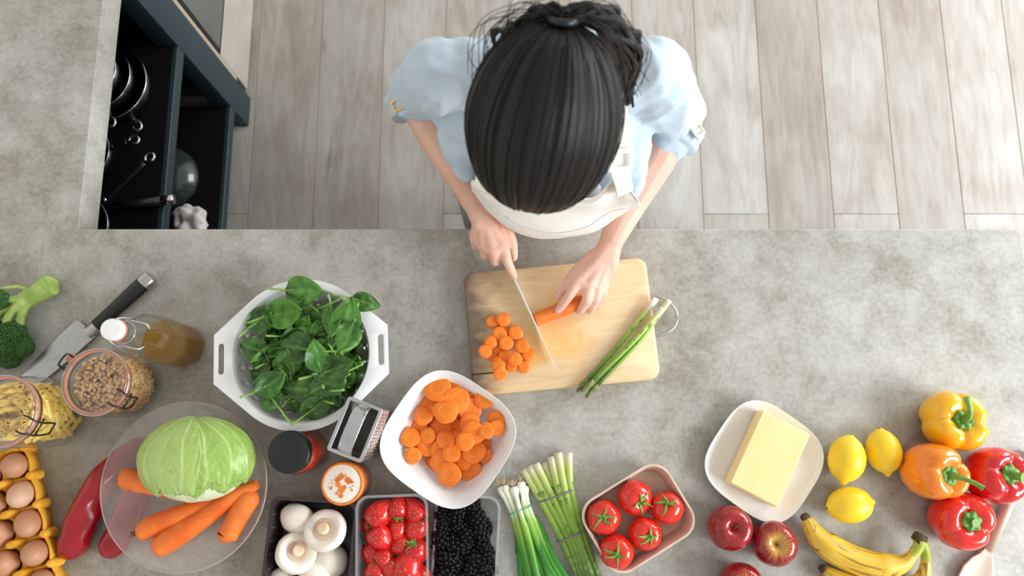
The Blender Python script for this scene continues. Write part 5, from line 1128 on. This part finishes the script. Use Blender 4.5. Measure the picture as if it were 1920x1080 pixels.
for k, (x, y, r) in enumerate(blobs):
    lpz = [(x + r * (1 + 0.35 * noise.noise(Vector((math.cos(a) * 2, math.sin(a) * 2, k * 5)))) * math.cos(a), y + r * (1 + 0.35 * noise.noise(Vector((math.cos(a) * 2, math.sin(a) * 2, k * 5)))) * math.sin(a)) for a in [2 * PI * i / 12 for i in range(12)]]
    zz = 0.07725 + 0.00005 * k
    m.add(loft([[(a, b_, zz) for a, b_ in lpz], [(a, b_, zz + 0.0003) for a, b_ in lpz]]))
m.build('orange_print', MT['lid_orange'], ld, False)
# ------------------------------------------------------------------ clip-top jars
def clip_jar(label, px, py, h, rb, rl, rz, tabang):
    q = jar_at(px, py, h); t = thing('clip_top_jar', label, 'jar', q, rz)
    M().add(lathe([(0, 0), (rb * 0.88, 0), (rb * 0.97, 0.004), (rb, 0.012), (rb, h * 0.62), (rb * 0.97, h * 0.70), (rl * 0.90, h * 0.80), (rl * 0.88, h * 0.86), (rl * 0.97, h * 0.88), (rl * 0.97, h * 0.91)], 48)).build('glass_body', MT['glass'], t)
    M().add(lathe([(rl * 0.89, h * 0.912), (rl * 1.0, h * 0.912), (rl * 1.0, h * 0.935), (rl * 0.89, h * 0.935), (rl * 0.89, h * 0.912)], 48)).build('rubber_seal', MT['orange_seal'], t)
    sl = M().add(box(0.018, 0.016, 0.002, 0.0006), T(rl * 1.03, 0, h * 0.922)).build('seal_tab', MT['orange_seal'], t); sl.rotation_euler = (0, 0, tabang)
    ld = M().add(lathe([(rl * 0.96, h * 0.937), (rl * 0.97, h * 0.965), (rl * 0.90, h * 0.985), (rl * 0.80, h * 0.985), (rl * 0.74, h * 0.975), (rl * 0.70, h * 0.985), (rl * 0.66, h), (rl * 0.60, h), (rl * 0.57, h * 0.985), (0, h * 0.975)], 48)).build('lid', MT['lid_glass'], t)
    M().add(tube([(rl * 0.985 * math.cos(2 * PI * k / 48), rl * 0.985 * math.sin(2 * PI * k / 48), h * 0.955) for k in range(49)], 0.0013, 6, False)).build('lid_wire', MT['steel'], t)
    M().add(tube([(rl * 0.92 * math.cos(2 * PI * k / 48), rl * 0.92 * math.sin(2 * PI * k / 48), h * 0.84) for k in range(49)], 0.0013, 6, False)).build('neck_wire', MT['wire'], t)
    cl = M()
    for s_ in (-1, 1):
        cl.add(tube(spline([(rl * 0.72, s_ * 0.013, h * 1.0), (rl * 0.86, s_ * 0.014, h * 1.0), (rl * 1.02, s_ * 0.012, h * 0.97), (rl * 1.10, s_ * 0.012, h * 0.90), (rl * 0.98, s_ * 0.014, h * 0.84)], 4), 0.0016, 6))
        cl.add(tube(spline([(rl * 1.12, s_ * 0.011, h * 0.93), (rl * 1.10, s_ * 0.011, h * 0.78), (rl * 1.06, s_ * 0.009, h * 0.66)], 4), 0.0016, 6))
    cl.add(tube([(rl * 1.06, -0.009, h * 0.66), (rl * 1.06, 0.009, h * 0.66)], 0.0016, 6)); cl.add(tube([(rl * 1.11, -0.012, h * 0.9), (rl * 1.11, 0.012, h * 0.9)], 0.0016, 6))
    c_ = cl.build('clasp', MT['wire'], t)
    hg = M().add(tube(spline([(-rl * 0.95, -0.012, h * 0.84), (-rl * 1.12, -0.012, h * 0.90), (-rl * 1.22, -0.010, h * 0.97), (-rl * 1.22, 0.010, h * 0.97), (-rl * 1.12, 0.012, h * 0.90), (-rl * 0.95, 0.012, h * 0.84)], 4), 0.0018, 6))
    hg.add(tube([(-rl * 0.97, -0.013, h * 0.955), (-rl * 1.15, -0.012, h * 0.93)], 0.0018, 6)); hg.add(tube([(-rl * 0.97, 0.013, h * 0.955), (-rl * 1.15, 0.012, h * 0.93)], 0.0018, 6)); hg.build('hinge', MT['wire'], t)
    return q, rb, h
q, rb, h = clip_jar('clip-top glass jar of chopped nuts with an orange rubber seal', 175, 716, 0.128, 0.0585, 0.0575, R(-33), R(172))
m = M(); rs = random.Random(13); chip = []
for k in range(6):
    s_ = sphere(0.0036, 7, 5); v = [tuple(Vector(p) * (1 + 0.7 * noise.noise(Vector(p) * 260 + Vector((k * 9, 0, 0))))) for p in s_[0]]; chip.append((v, s_[1], s_[2]))
for k in range(3200):
    a = rs.uniform(0, 2 * PI); zt = rs.random() ** 0.8 * (h * 0.74)
    rr = (rb - 0.0108) * (math.sqrt(rs.random()) if (zt > h * 0.62 or rs.random() < 0.3) else rs.uniform(0.9, 1.0))
    m.add(rs.choice(chip), T(q.x + rr * math.cos(a), q.y + rr * math.sin(a), TOP + 0.0095 + zt) @ RM(rs.uniform(0, 6), rs.uniform(0, 6), 0) @ SC(rs.uniform(.7, 1.3), rs.uniform(.7, 1.3), rs.uniform(.6, 1)))
tag(m.build('chopped_nuts', MT['nuts']), 'heap of golden brown chopped nuts filling the clip-top jar', 'nuts', kind='stuff')
q, rb, h = clip_jar('taller clip-top glass jar of dry penne pasta with an orange seal', -4, 771, 0.172, 0.061, 0.059, R(-26), R(150))
pn = M(); NS = 12; r = 0.0046
def ell(s_, z0, sh_): return [(r * s_ * math.cos(2 * PI * i / NS), r * s_ * math.sin(2 * PI * i / NS), z0 + sh_ * r * math.cos(2 * PI * i / NS)) for i in range(NS)]
pn.add(loft([ell(0.68, -0.017, 1), ell(1, -0.017, 1), ell(1, 0.017, 1), ell(0.68, 0.017, 1), ell(0.68, -0.017, 1)], False, False)); pnm = pn.mesh('penne', MT['pasta'], True, 50)
for k in range(290):
    a = rs.uniform(0, 2 * PI); zt = rs.random() ** 0.75 * h * 0.70; rr = (rb - 0.0145) * (math.sqrt(rs.random()) if zt > h * 0.50 else rs.uniform(0.78, 1.0)); rl_ = rs.uniform(-0.6, 0.6)
    tang = Vector((-math.sin(a), math.cos(a), 0)); ax_ = (tang * math.cos(rl_ * 2.2) + Vector((0, 0, 1)) * math.sin(rl_ * 2.2)); 
    o = place('penne', pnm, None, (q.x + rr * math.cos(a), q.y + rr * math.sin(a), TOP + 0.014 + zt), ax_.to_track_quat('Z', 'Y').to_euler())
    tag(o, 'dry yellow penne tube inside the clip-top jar', 'pasta', 'penne in the jar')
# ------------------------------------------------------------------ swing-top oil bottle
q = jar_at(207, 617, 0.262); t = thing('oil_bottle', 'swing-top glass bottle half full of olive oil', 'bottle', q, R(-13))
def oct_(r, z, k=8, rd=0.75):
    out = []
    for i in range(48):
        a = 2 * PI * i / 48; aa = (a + PI / k) % (2 * PI / k) - PI / k; out.append((r * math.cos(a) * ((1 - rd) + rd * math.cos(PI / k) / math.cos(aa) * 1.03), r * math.sin(a) * ((1 - rd) + rd * math.cos(PI / k) / math.cos(aa) * 1.03), z))
    return out
M().add(loft([oct_(0.038, 0), oct_(0.042, 0.004), oct_(0.042, 0.135), oct_(0.040, 0.150, 8, 0.5), oct_(0.030, 0.180, 8, 0.2), oct_(0.019, 0.205, 8, 0), oct_(0.0145, 0.222, 8, 0), oct_(0.0145, 0.232, 8, 0), oct_(0.0185, 0.235, 8, 0), oct_(0.0185, 0.245, 8, 0), oct_(0.0125, 0.247, 8, 0), oct_(0.0115, 0.230, 8, 0), oct_(0.0118, 0.220, 8, 0), oct_(0.016, 0.203, 8, 0), oct_(0.027, 0.178, 8, 0.2), oct_(0.037, 0.148, 8, 0.5), oct_(0.0397, 0.134), oct_(0.0397, 0.0842)], True, False)).build('glass', MT['glass'], t, True, 25)
M().add(loft([oct_(0.036, 0.004), oct_(0.0395, 0.008), oct_(0.0395, 0.083), oct_(0.02, 0.0832)])).build('oil', MT['oil'], t, True, 25)
sw = M().add(lathe([(0.010, 0.244), (0.0165, 0.247), (0.0172, 0.250), (0.0172, 0.258), (0.0155, 0.262), (0, 0.263)], 28)).build('stopper', MT['swing_cap'], t, True, 60)
M().add(lathe([(0.013, 0.245), (0.0180, 0.245), (0.0180, 0.249), (0.013, 0.249)], 24)).build('stopper_seal', MT['orange_seal'], sw)
wr_ = M()
for s_ in (-1, 1):
    wr_.add(tube(spline([(0, s_ * 0.0175, 0.255), (0.006, s_ * 0.022, 0.245), (0.014, s_ * 0.024, 0.228), (0.010, s_ * 0.022, 0.215), (0.0, s_ * 0.020, 0.222)], 5), 0.0013, 6))
    wr_.add(tube(spline([(0.0, s_ * 0.020, 0.222), (0.022, s_ * 0.021, 0.208), (0.028, s_ * 0.014, 0.200)], 5), 0.0013, 6))
wr_.add(tube([(0.018 * math.cos(2 * PI * k / 24), 0.018 * math.sin(2 * PI * k / 24), 0.222) for k in range(25)], 0.0012, 6, False)); wr_.build('wire_bail', MT['steel'], t)
# ------------------------------------------------------------------ chef knife lying on the worktop
a_ = P(272, 528, TOP + 0.012); h_ = P(180, 611, TOP + 0.012); d = (h_ - a_).normalized(); ang = math.atan2(d.y, d.x)
t = thing('chef_knife', 'chef knife with a black handle lying under the glass jars', 'knife', (h_.x, h_.y, TOP), ang); Lh = (h_ - a_).length
M().add(tube([(-Lh + 0.006, 0, 0.011), (-Lh * 0.7, 0, 0.011), (-Lh * 0.35, 0, 0.0105), (0, 0, 0.010)], [0.0150, 0.0145, 0.013, 0.0125], 14, True, 0.72, None, lambda a: 1 + 0.05 * math.cos(4 * a))).build('handle', MT['black_plastic'], t, True, 50)
M().add(tube([(-Lh - 0.014, 0, 0.011), (-Lh - 0.012, 0, 0.011), (-Lh + 0.006, 0, 0.011)], [0.0135, 0.0155, 0.0152], 14, True, 0.74)).build('end_cap', MT['brushed'], t, True, 40)
M().add(tube([(0, 0, 0.010), (0.012, 0, 0.009), (0.02, -0.002, 0.009)], [0.0128, 0.0122, 0.0125], 14, True, 0.7)).build('bolster', MT['brushed'], t, True, 40)
LB = 0.20; ol = [(0.014, 0.012), (0.06, 0.0125), (0.12, 0.010), (0.17, 0.002), (LB, -0.014), (0.17, -0.024), (0.12, -0.032), (0.06, -0.036), (0.022, -0.0365), (0.018, -0.030)]
place('blade', plate2d('blade', [ol], 0.0022, MT['brushed'], 0.0006), t, (0, 0, 0.0075), (0, 0, 0))
# ------------------------------------------------------------------ broccoli
q = P(20, 600, TOP + 0.03); t = thing('broccoli', 'head of broccoli with a pale cut stalk', 'broccoli', (q.x, q.y, TOP)); og = Vector((q.x, q.y, TOP))
B = lambda x, y, z: P(x, y, TOP + z) - og
m = M()
m.add(tube([B(97, 532, .028), B(94, 534, .027), B(70, 550, .027), B(48, 562, .028), B(32, 572, .028)], [0.0190, 0.0215, 0.0175, 0.0170, 0.013], 14, prof=lambda a: 1 + 0.10 * math.sin(3 * a) + 0.05 * math.sin(5 * a)))
for pts, rr in (([(44, 566, .036), (22, 584, .040), (12, 606, .040), (10, 640, .035)], .0075), ([(56, 562, .03), (46, 580, .034), (38, 600, .035), (38, 630, .03)], .0075), ([(46, 560, .036), (15, 562, .040), (-20, 566, .040)], .0065), ([(38, 572, .03), (6, 584, .034), (-18, 604, .034)], .007), ([(64, 548, .034), (36, 538, .038), (10, 540, .040), (-15, 544, .038)], .004)):
    m.add(tube(spline([B(*p) for p in pts], 5), lerps([rr * 1.25] + [rr] * (len(pts) - 1), 5), 10))
place('stalk', remesh('stalk', m, 0.0018, MT['broc_stalk'], 4), t)
rs = random.Random(2)
for (x, y, z, r) in ((22, 628, .034, .026), (40, 650, .026, .021), (5, 652, .036, .027), (18, 668, .020, .022), (-14, 630, .034, .030), (-25, 570, .036, .030), (0, 562, .044, .016), (-30, 660, .026, .028)):
    m = M(); c_ = B(x, y, z); bud = sphere(0.0030, 6, 4)
    m.add(sphere(1, 18, 12), T(*c_) @ SC(r * 0.93, r * 0.93, r * 0.80))
    for k in range(330):
        s_ = (k + .5) / 330; ph = math.acos(1 - 2 * s_); th = k * 2.39996; b_ = 1 + 0.10 * noise.noise(Vector((math.sin(ph) * math.cos(th), math.sin(ph) * math.sin(th), math.cos(ph))) * 2.6 + Vector((x, y, 0)))
        m.add(bud, T(*(c_ + Vector((r * b_ * .95 * math.sin(ph) * math.cos(th), r * b_ * .95 * math.sin(ph) * math.sin(th), r * b_ * .82 * math.cos(ph))))))
    m.build('floret', MT['broc_head'], t)
# ------------------------------------------------------------------ eggs in a yellow carton
e0 = P(27, 873, TOP + 0.047); e3 = P(65, 1037, TOP + 0.047); dv = (e3 - e0) / 3; pv = dv.length; cang = math.atan2(dv.y, dv.x) + PI / 2
t = thing('egg_carton', 'yellow moulded pulp egg carton open with its eggs', 'egg carton', (e0.x, e0.y, TOP), cang)
NR, NC, rowoff = 5, 3, 0          # rows run down the picture (local -y), columns to the left (local -x)
v = []; f = []; sub = 14; nx = NC * sub; ny = NR * sub
mg = 0.006
def hgt(x, y):
    cx = x / pv; cy = y / pv                       # cell centres at integers
    fx = cx - round(cx); fy = cy - round(cy)
    cup = max(0, 1 - (fx * fx + fy * fy) / 0.21)
    kx = abs(abs(fx) - 0.5); ky = abs(abs(fy) - 0.5); pk = math.exp(-(kx * kx + ky * ky) / 0.016)
    rid = math.exp(-min(kx, ky) ** 2 / 0.012)
    return 0.030 + 0.010 * rid + 0.020 * min(1, pk * 1.5) - 0.024 * min(1, cup * 1.4)
xs = [(-(NC - 0.5) + (NC - 0.09) * i / nx) * pv for i in range(nx + 1)]; ys_ = [(0.5 - NR * j / ny) * pv for j in range(ny + 1)]
for y in ys_:
    for x in xs:
        sc_ = 0.0 * pv * (1 - abs(math.cos(PI * (y / pv)))) if x > 0.42 * pv else 0
        v.append((x - sc_ * 0.6 * (1 if x > 0.42 * pv else 0) * 0 + 0.0, y, hgt(x, y)))
for j in range(ny):
    for i in range(nx): f.append((j * (nx + 1) + i, j * (nx + 1) + i + 1, (j + 1) * (nx + 1) + i + 1, (j + 1) * (nx + 1) + i))
solid('cell_tray', (v, f, [(0, 0, 0)] * len(v)), 0.0016, MT['carton'], t, 0)
# scalloped outer wall and knobs
wl = []
for j in range(NR * 12 + 1):
    y = (0.5 - j / 12) * pv; o_ = 0.505 * pv - 0.085 * pv * (abs(math.sin(PI * (y / pv))) ** 2.5)
    wl.append((o_, y))
wt2 = []
for (x, y) in wl: wt2.append([(x, y, 0.048), (x + 0.003, y, 0.046), (x - 0.010, y, 0.0), (x - 0.012, y, 0.0), (x - 0.0025, y, 0.046)])
M().add(loft([list(r_) for r_ in wt2], True, True)).build('side_wall', MT['carton'], t)
tw = [[(x, 0.5 * pv + 0.05 * pv * (1 - abs(math.sin(PI * x / pv))) + dy, z) for dy, z in ((-0.001, 0.048), (0.0025, 0.046), (-0.010, 0), (-0.012, 0), (-0.003, 0.046))] for x in [(0.45 - NC * k / 36) * pv for k in range(37)]]
M().add(loft(tw, True, True)).build('side_wall', MT['carton'], t)
for j in range(-1, NR):
    M().add(lathe([(0.0088, 0.02), (0.0080, 0.044), (0.0066, 0.0500), (0.003, 0.0520), (0, 0.0523)], 14), T(0.43 * pv, -(j + 0.5) * pv, 0)).build('knob', MT['carton'], t)
for i in range(1, NC):
    for j in range(0, NR):
        M().add(lathe([(0.013, 0.024), (0.0095, 0.046), (0.0085, 0.058), (0.006, 0.061), (0, 0.0615)], 14), T(-(i - 0.5) * pv, -(j - 0.5) * pv, 0) @ SC(1.5, 0.8, 1)).build('divider_peak', MT['carton'], t)
eg = [(0, -0.0265), (0.007, -0.0255), (0.0135, -0.0222), (0.0185, -0.0165), (0.0212, -0.0085), (0.0218, -0.001), (0.0208, 0.0075), (0.0182, 0.0155), (0.0140, 0.0222), (0.0085, 0.0272), (0.0035, 0.0295), (0, 0.030)]
em = [M().add(lathe(eg, 32)).mesh('egg', MT[k]) for k in ('egg', 'egg_pale')]
wm = Matrix.Translation((e0.x, e0.y, TOP)) @ Matrix.Rotation(cang, 4, 'Z'); rs = random.Random(8)
for i in range(2):
    for j in range(NR):
        if i == 1 and j == 0: pass
        p = wm @ Vector((-i * pv, -j * pv, 0.046)); o = place('egg', em[1] if (i == 0 and j == 1) else em[0], None, p, (rs.uniform(-.35, .35) + 0.3, rs.uniform(-.3, .3) + 0.35, rs.uniform(0, 1))); o.scale = (1.0, 1.0, 1.02)
        if i == 0 and j == 1: tag(o, 'pale beige egg, the lightest one in the yellow carton', 'egg', 'eggs in the carton')
        else: tag(o, 'brown egg sitting in a cup of the yellow carton', 'egg', 'eggs in the carton')
# ------------------------------------------------------------------ long red peppers below the cake plate
def long_pepper(lab, pix, rr, zc, seed):
    pts = [P(x, y, TOP + z) for (x, y), z in zip(pix, zc)]; og = Vector((pts[1].x, pts[1].y, TOP)); t = thing('long_red_pepper', lab, 'pepper', og, 0, 'long red peppers')
    sp = spline([p - og for p in pts], 8); rd = lerps(rr, 8)
    me = M().add(tube(sp, rd, 28, prof=lambda a: 1 + 0.07 * math.cos(3 * a + seed) + 0.03 * math.cos(2 * a))).mesh('body', MT['dark_red_pepper'])
    for v in me.vertices: v.co += Vector((0, 0, 1)) * 0.005 * noise.noise(v.co * 38) + Vector((1, 0, 0)) * 0.004 * noise.noise(v.co * 38 + Vector((7, 7, 7)))
    place('body', me, t); d = (sp[0] - sp[2]).normalized()
    M().add(tube([sp[0] - d * 0.004, sp[0] + d * 0.001 - Vector((0, 0, 0.006)), sp[0] + d * 0.005 - Vector((0, 0, 0.009))], [rr[0] * 0.5, 0.005, 0.003], 10)).build('stem', MT['green_stem'], t)
long_pepper('long red pepper lying alongside the egg carton', [(126, 1042), (138, 1018), (158, 965), (198, 895), (245, 845), (276, 828)], [0.013, 0.026, 0.0285, 0.025, 0.018, 0.009], [.022, .026, .027, .024, .016, .010], 1)
long_pepper('long red pepper mostly covered by the round plate', [(203, 1042), (212, 1022), (232, 985), (252, 935), (270, 890), (282, 862)], [0.011, 0.023, 0.025, 0.026, 0.023, 0.012], [.020, .023, .025, .026, .022, .016], 2)
# ------------------------------------------------------------------ round plate with cabbage and carrots
PZ = 0.062
q = P(346, 911, TOP + PZ); t = thing('cake_plate', 'round milky see-through cake plate carrying a cabbage and carrots', 'plate', (q.x, q.y, TOP))
M().add(lathe([(0, PZ - 0.004), (0.130, PZ - 0.004), (0.138, PZ - 0.003), (0.1425, PZ + 0.001), (0.1440, PZ + 0.003), (0.1425, PZ + 0.004), (0.137, PZ + 0.001), (0.130, PZ), (0, PZ)], 72)).build('plate', MT['milky'], t)
M().add(tube([(0.1435 * math.cos(2 * PI * k / 72), 0.1435 * math.sin(2 * PI * k / 72), PZ + 0.003) for k in range(73)], 0.0014, 6, False)).build('rim', glassmat('plate_rim', (0.9, 0.88, 0.86, 1), S(214, 206, 200), 0.45, 1.45, 0.1), t)
M().add(lathe([(0.036, 0.0), (0.032, 0.004), (0.016, 0.010), (0.013, 0.030), (0.016, 0.050), (0.030, PZ - 0.004)], 32), T(0.045, 0.025, 0)).build('pedestal', MT['milky'], t)
PT = TOP + PZ
# cabbage
cq = P(371, 862, PT + 0.055); t = thing('cabbage', 'round pale green cabbage with ragged outer leaves on the plate', 'cabbage', (cq.x, cq.y, PT + 0.0005))
AX = Vector((0.094, 0.070, 0.058)); cen = Vector((0, 0, 0.056))
d0 = Vector((-0.05, 0.93, 0.20)).normalized(); e1 = d0.cross(Vector((1, 0, 0))).normalized(); e2 = d0.cross(e1)
if e1.z < 0: e1 = -e1; e2 = -e2
def cab_pt(a, ph, k):
    p = d0 * math.cos(a) + (e1 * math.cos(ph) + e2 * math.sin(ph)) * math.sin(a); return cen + Vector((p.x * AX.x, p.y * AX.y, p.z * AX.z)) * k
def cab_leaf(name, ph0, ph1, amax, k, mname, seed, rag, veins=13):
    na, npf = 60, 120; v = []; f = []; tc = []
    for i in range(na + 1):
        for j in range(npf + 1):
            ph = ph0 + (ph1 - ph0) * j / npf; edge = amax + rag * noise.noise(Vector((ph * 3, seed, 0))) + rag * 0.40 * noise.noise(Vector((ph * 24, seed, 2)))
            ed2 = min(j, npf - j) / npf; edge *= min(1, 0.55 + ed2 * 6) if (ph1 - ph0) < 6.2 else 1
            s_ = i / na; a = edge * s_
            wv = ph * veins / (2 * PI) + 0.32 * noise.noise(Vector((s_ * 2.6, ph * 1.3, seed))); fr_ = abs(wv - round(wv)); vm = math.exp(-(fr_ / 0.055) ** 2) * (1 - 0.55 * s_) * (0.35 + 0.65 * (math.sin(round(wv) * 2.7 + seed) * 0.5 + 0.5))
            w2 = (s_ * 6.5 + fr_ * 3.2); f2 = abs(w2 - round(w2)); vm = min(1, vm + 0.28 * math.exp(-(f2 / 0.06) ** 2))
            cr_ = 0.030 * noise.noise(Vector((ph * 4, s_ * 5, seed + 5))) * s_ + 0.05 * max(0, s_ - 0.82) * noise.noise(Vector((ph * 14, s_ * 3, seed + 9))) * 4
            v.append(tuple(cab_pt(a, ph, k + 0.008 * vm + cr_))); tc.append((ph, s_, vm))
    for i in range(na):
        for j in range(npf): f.append((i * (npf + 1) + j, i * (npf + 1) + j + 1, (i + 1) * (npf + 1) + j + 1, (i + 1) * (npf + 1) + j))
    solid(name, (v, f, tc), 0.0010, MT[mname], t, 1)
cab_leaf('core', -PI, PI, PI * 0.99, 0.955, 'cabbage_pale', 3, 0.0)
cab_leaf('leaf', R(-150), R(150), R(127), 0.985, 'cabbage', 1, 0.30, 17)
cab_leaf('leaf', R(-30), R(125), R(115), 1.012, 'cabbage', 4, 0.18, 15)
cab_leaf('leaf', R(-128), R(20), R(125), 1.03, 'cabbage', 7, 0.34, 17)
# carrots on the plate
def carrot(lab, pix, rr, zc, seed, top=False):
    pts = [P(x, y, PT + z) for (x, y), z in zip(pix, zc)]; og = Vector((pts[0].x, pts[0].y, PT)); t = thing('carrot', lab, 'carrot', og, 0, 'whole carrots on the plate')
    sp = spline([p - og for p in pts], 6); rd = lerps(rr, 6); rd = [r_ * (1 + 0.025 * noise.noise(Vector((i * 0.6, seed, 0)))) for i, r_ in enumerate(rd)]
    M().add(tube(sp, rd, 20)).build('root', MT['carrot_whole'], t, True, 60)
    if top:
        m = M(); d = (sp[0] - sp[2]).normalized(); rs_ = random.Random(seed)
        for k in range(9):
            v_ = (d + Vector((rs_.uniform(-1, 1), rs_.uniform(-1, 1), rs_.uniform(-.6, .8))) * 0.5).normalized(); m.add(tube([sp[0] + v_ * 0.001, sp[0] + v_ * rs_.uniform(0.008, 0.014)], [0.0022, 0.0014], 6))
        m.build('stalk_stubs', MT['brown_stem'], t)
carrot('carrot with its stubby top poking out from below the cabbage', [(228, 896), (234, 897), (262, 905), (320, 918), (370, 925)], [0.010, 0.0175, 0.0170, 0.014, 0.010], [.0175, .0175, .017, .014, .010], 1)
carrot('carrot with leafy brown stubs at its end', [(258, 1000), (266, 997), (290, 985), (340, 965), (400, 940), (440, 922)], [0.008, 0.0165, 0.0185, 0.017, 0.0135, 0.010], [.0185, .0185, .0185, .017, .014, .011], 2, True)
carrot('longest carrot lying diagonally across the plate', [(291, 1031), (297, 1027), (325, 1008), (390, 965), (440, 930), (482, 908)], [0.010, 0.0175, 0.020, 0.0175, 0.0135, 0.008], [.020, .020, .020, .0185, .020, .022], 3)
carrot('short cut carrot piece near the rim of the plate', [(427, 1003), (429, 1000), (448, 965), (469, 932), (478, 922)], [0.0165, 0.0170, 0.0175, 0.0180, 0.009], [.017, .017, .0175, .018, .018], 4)
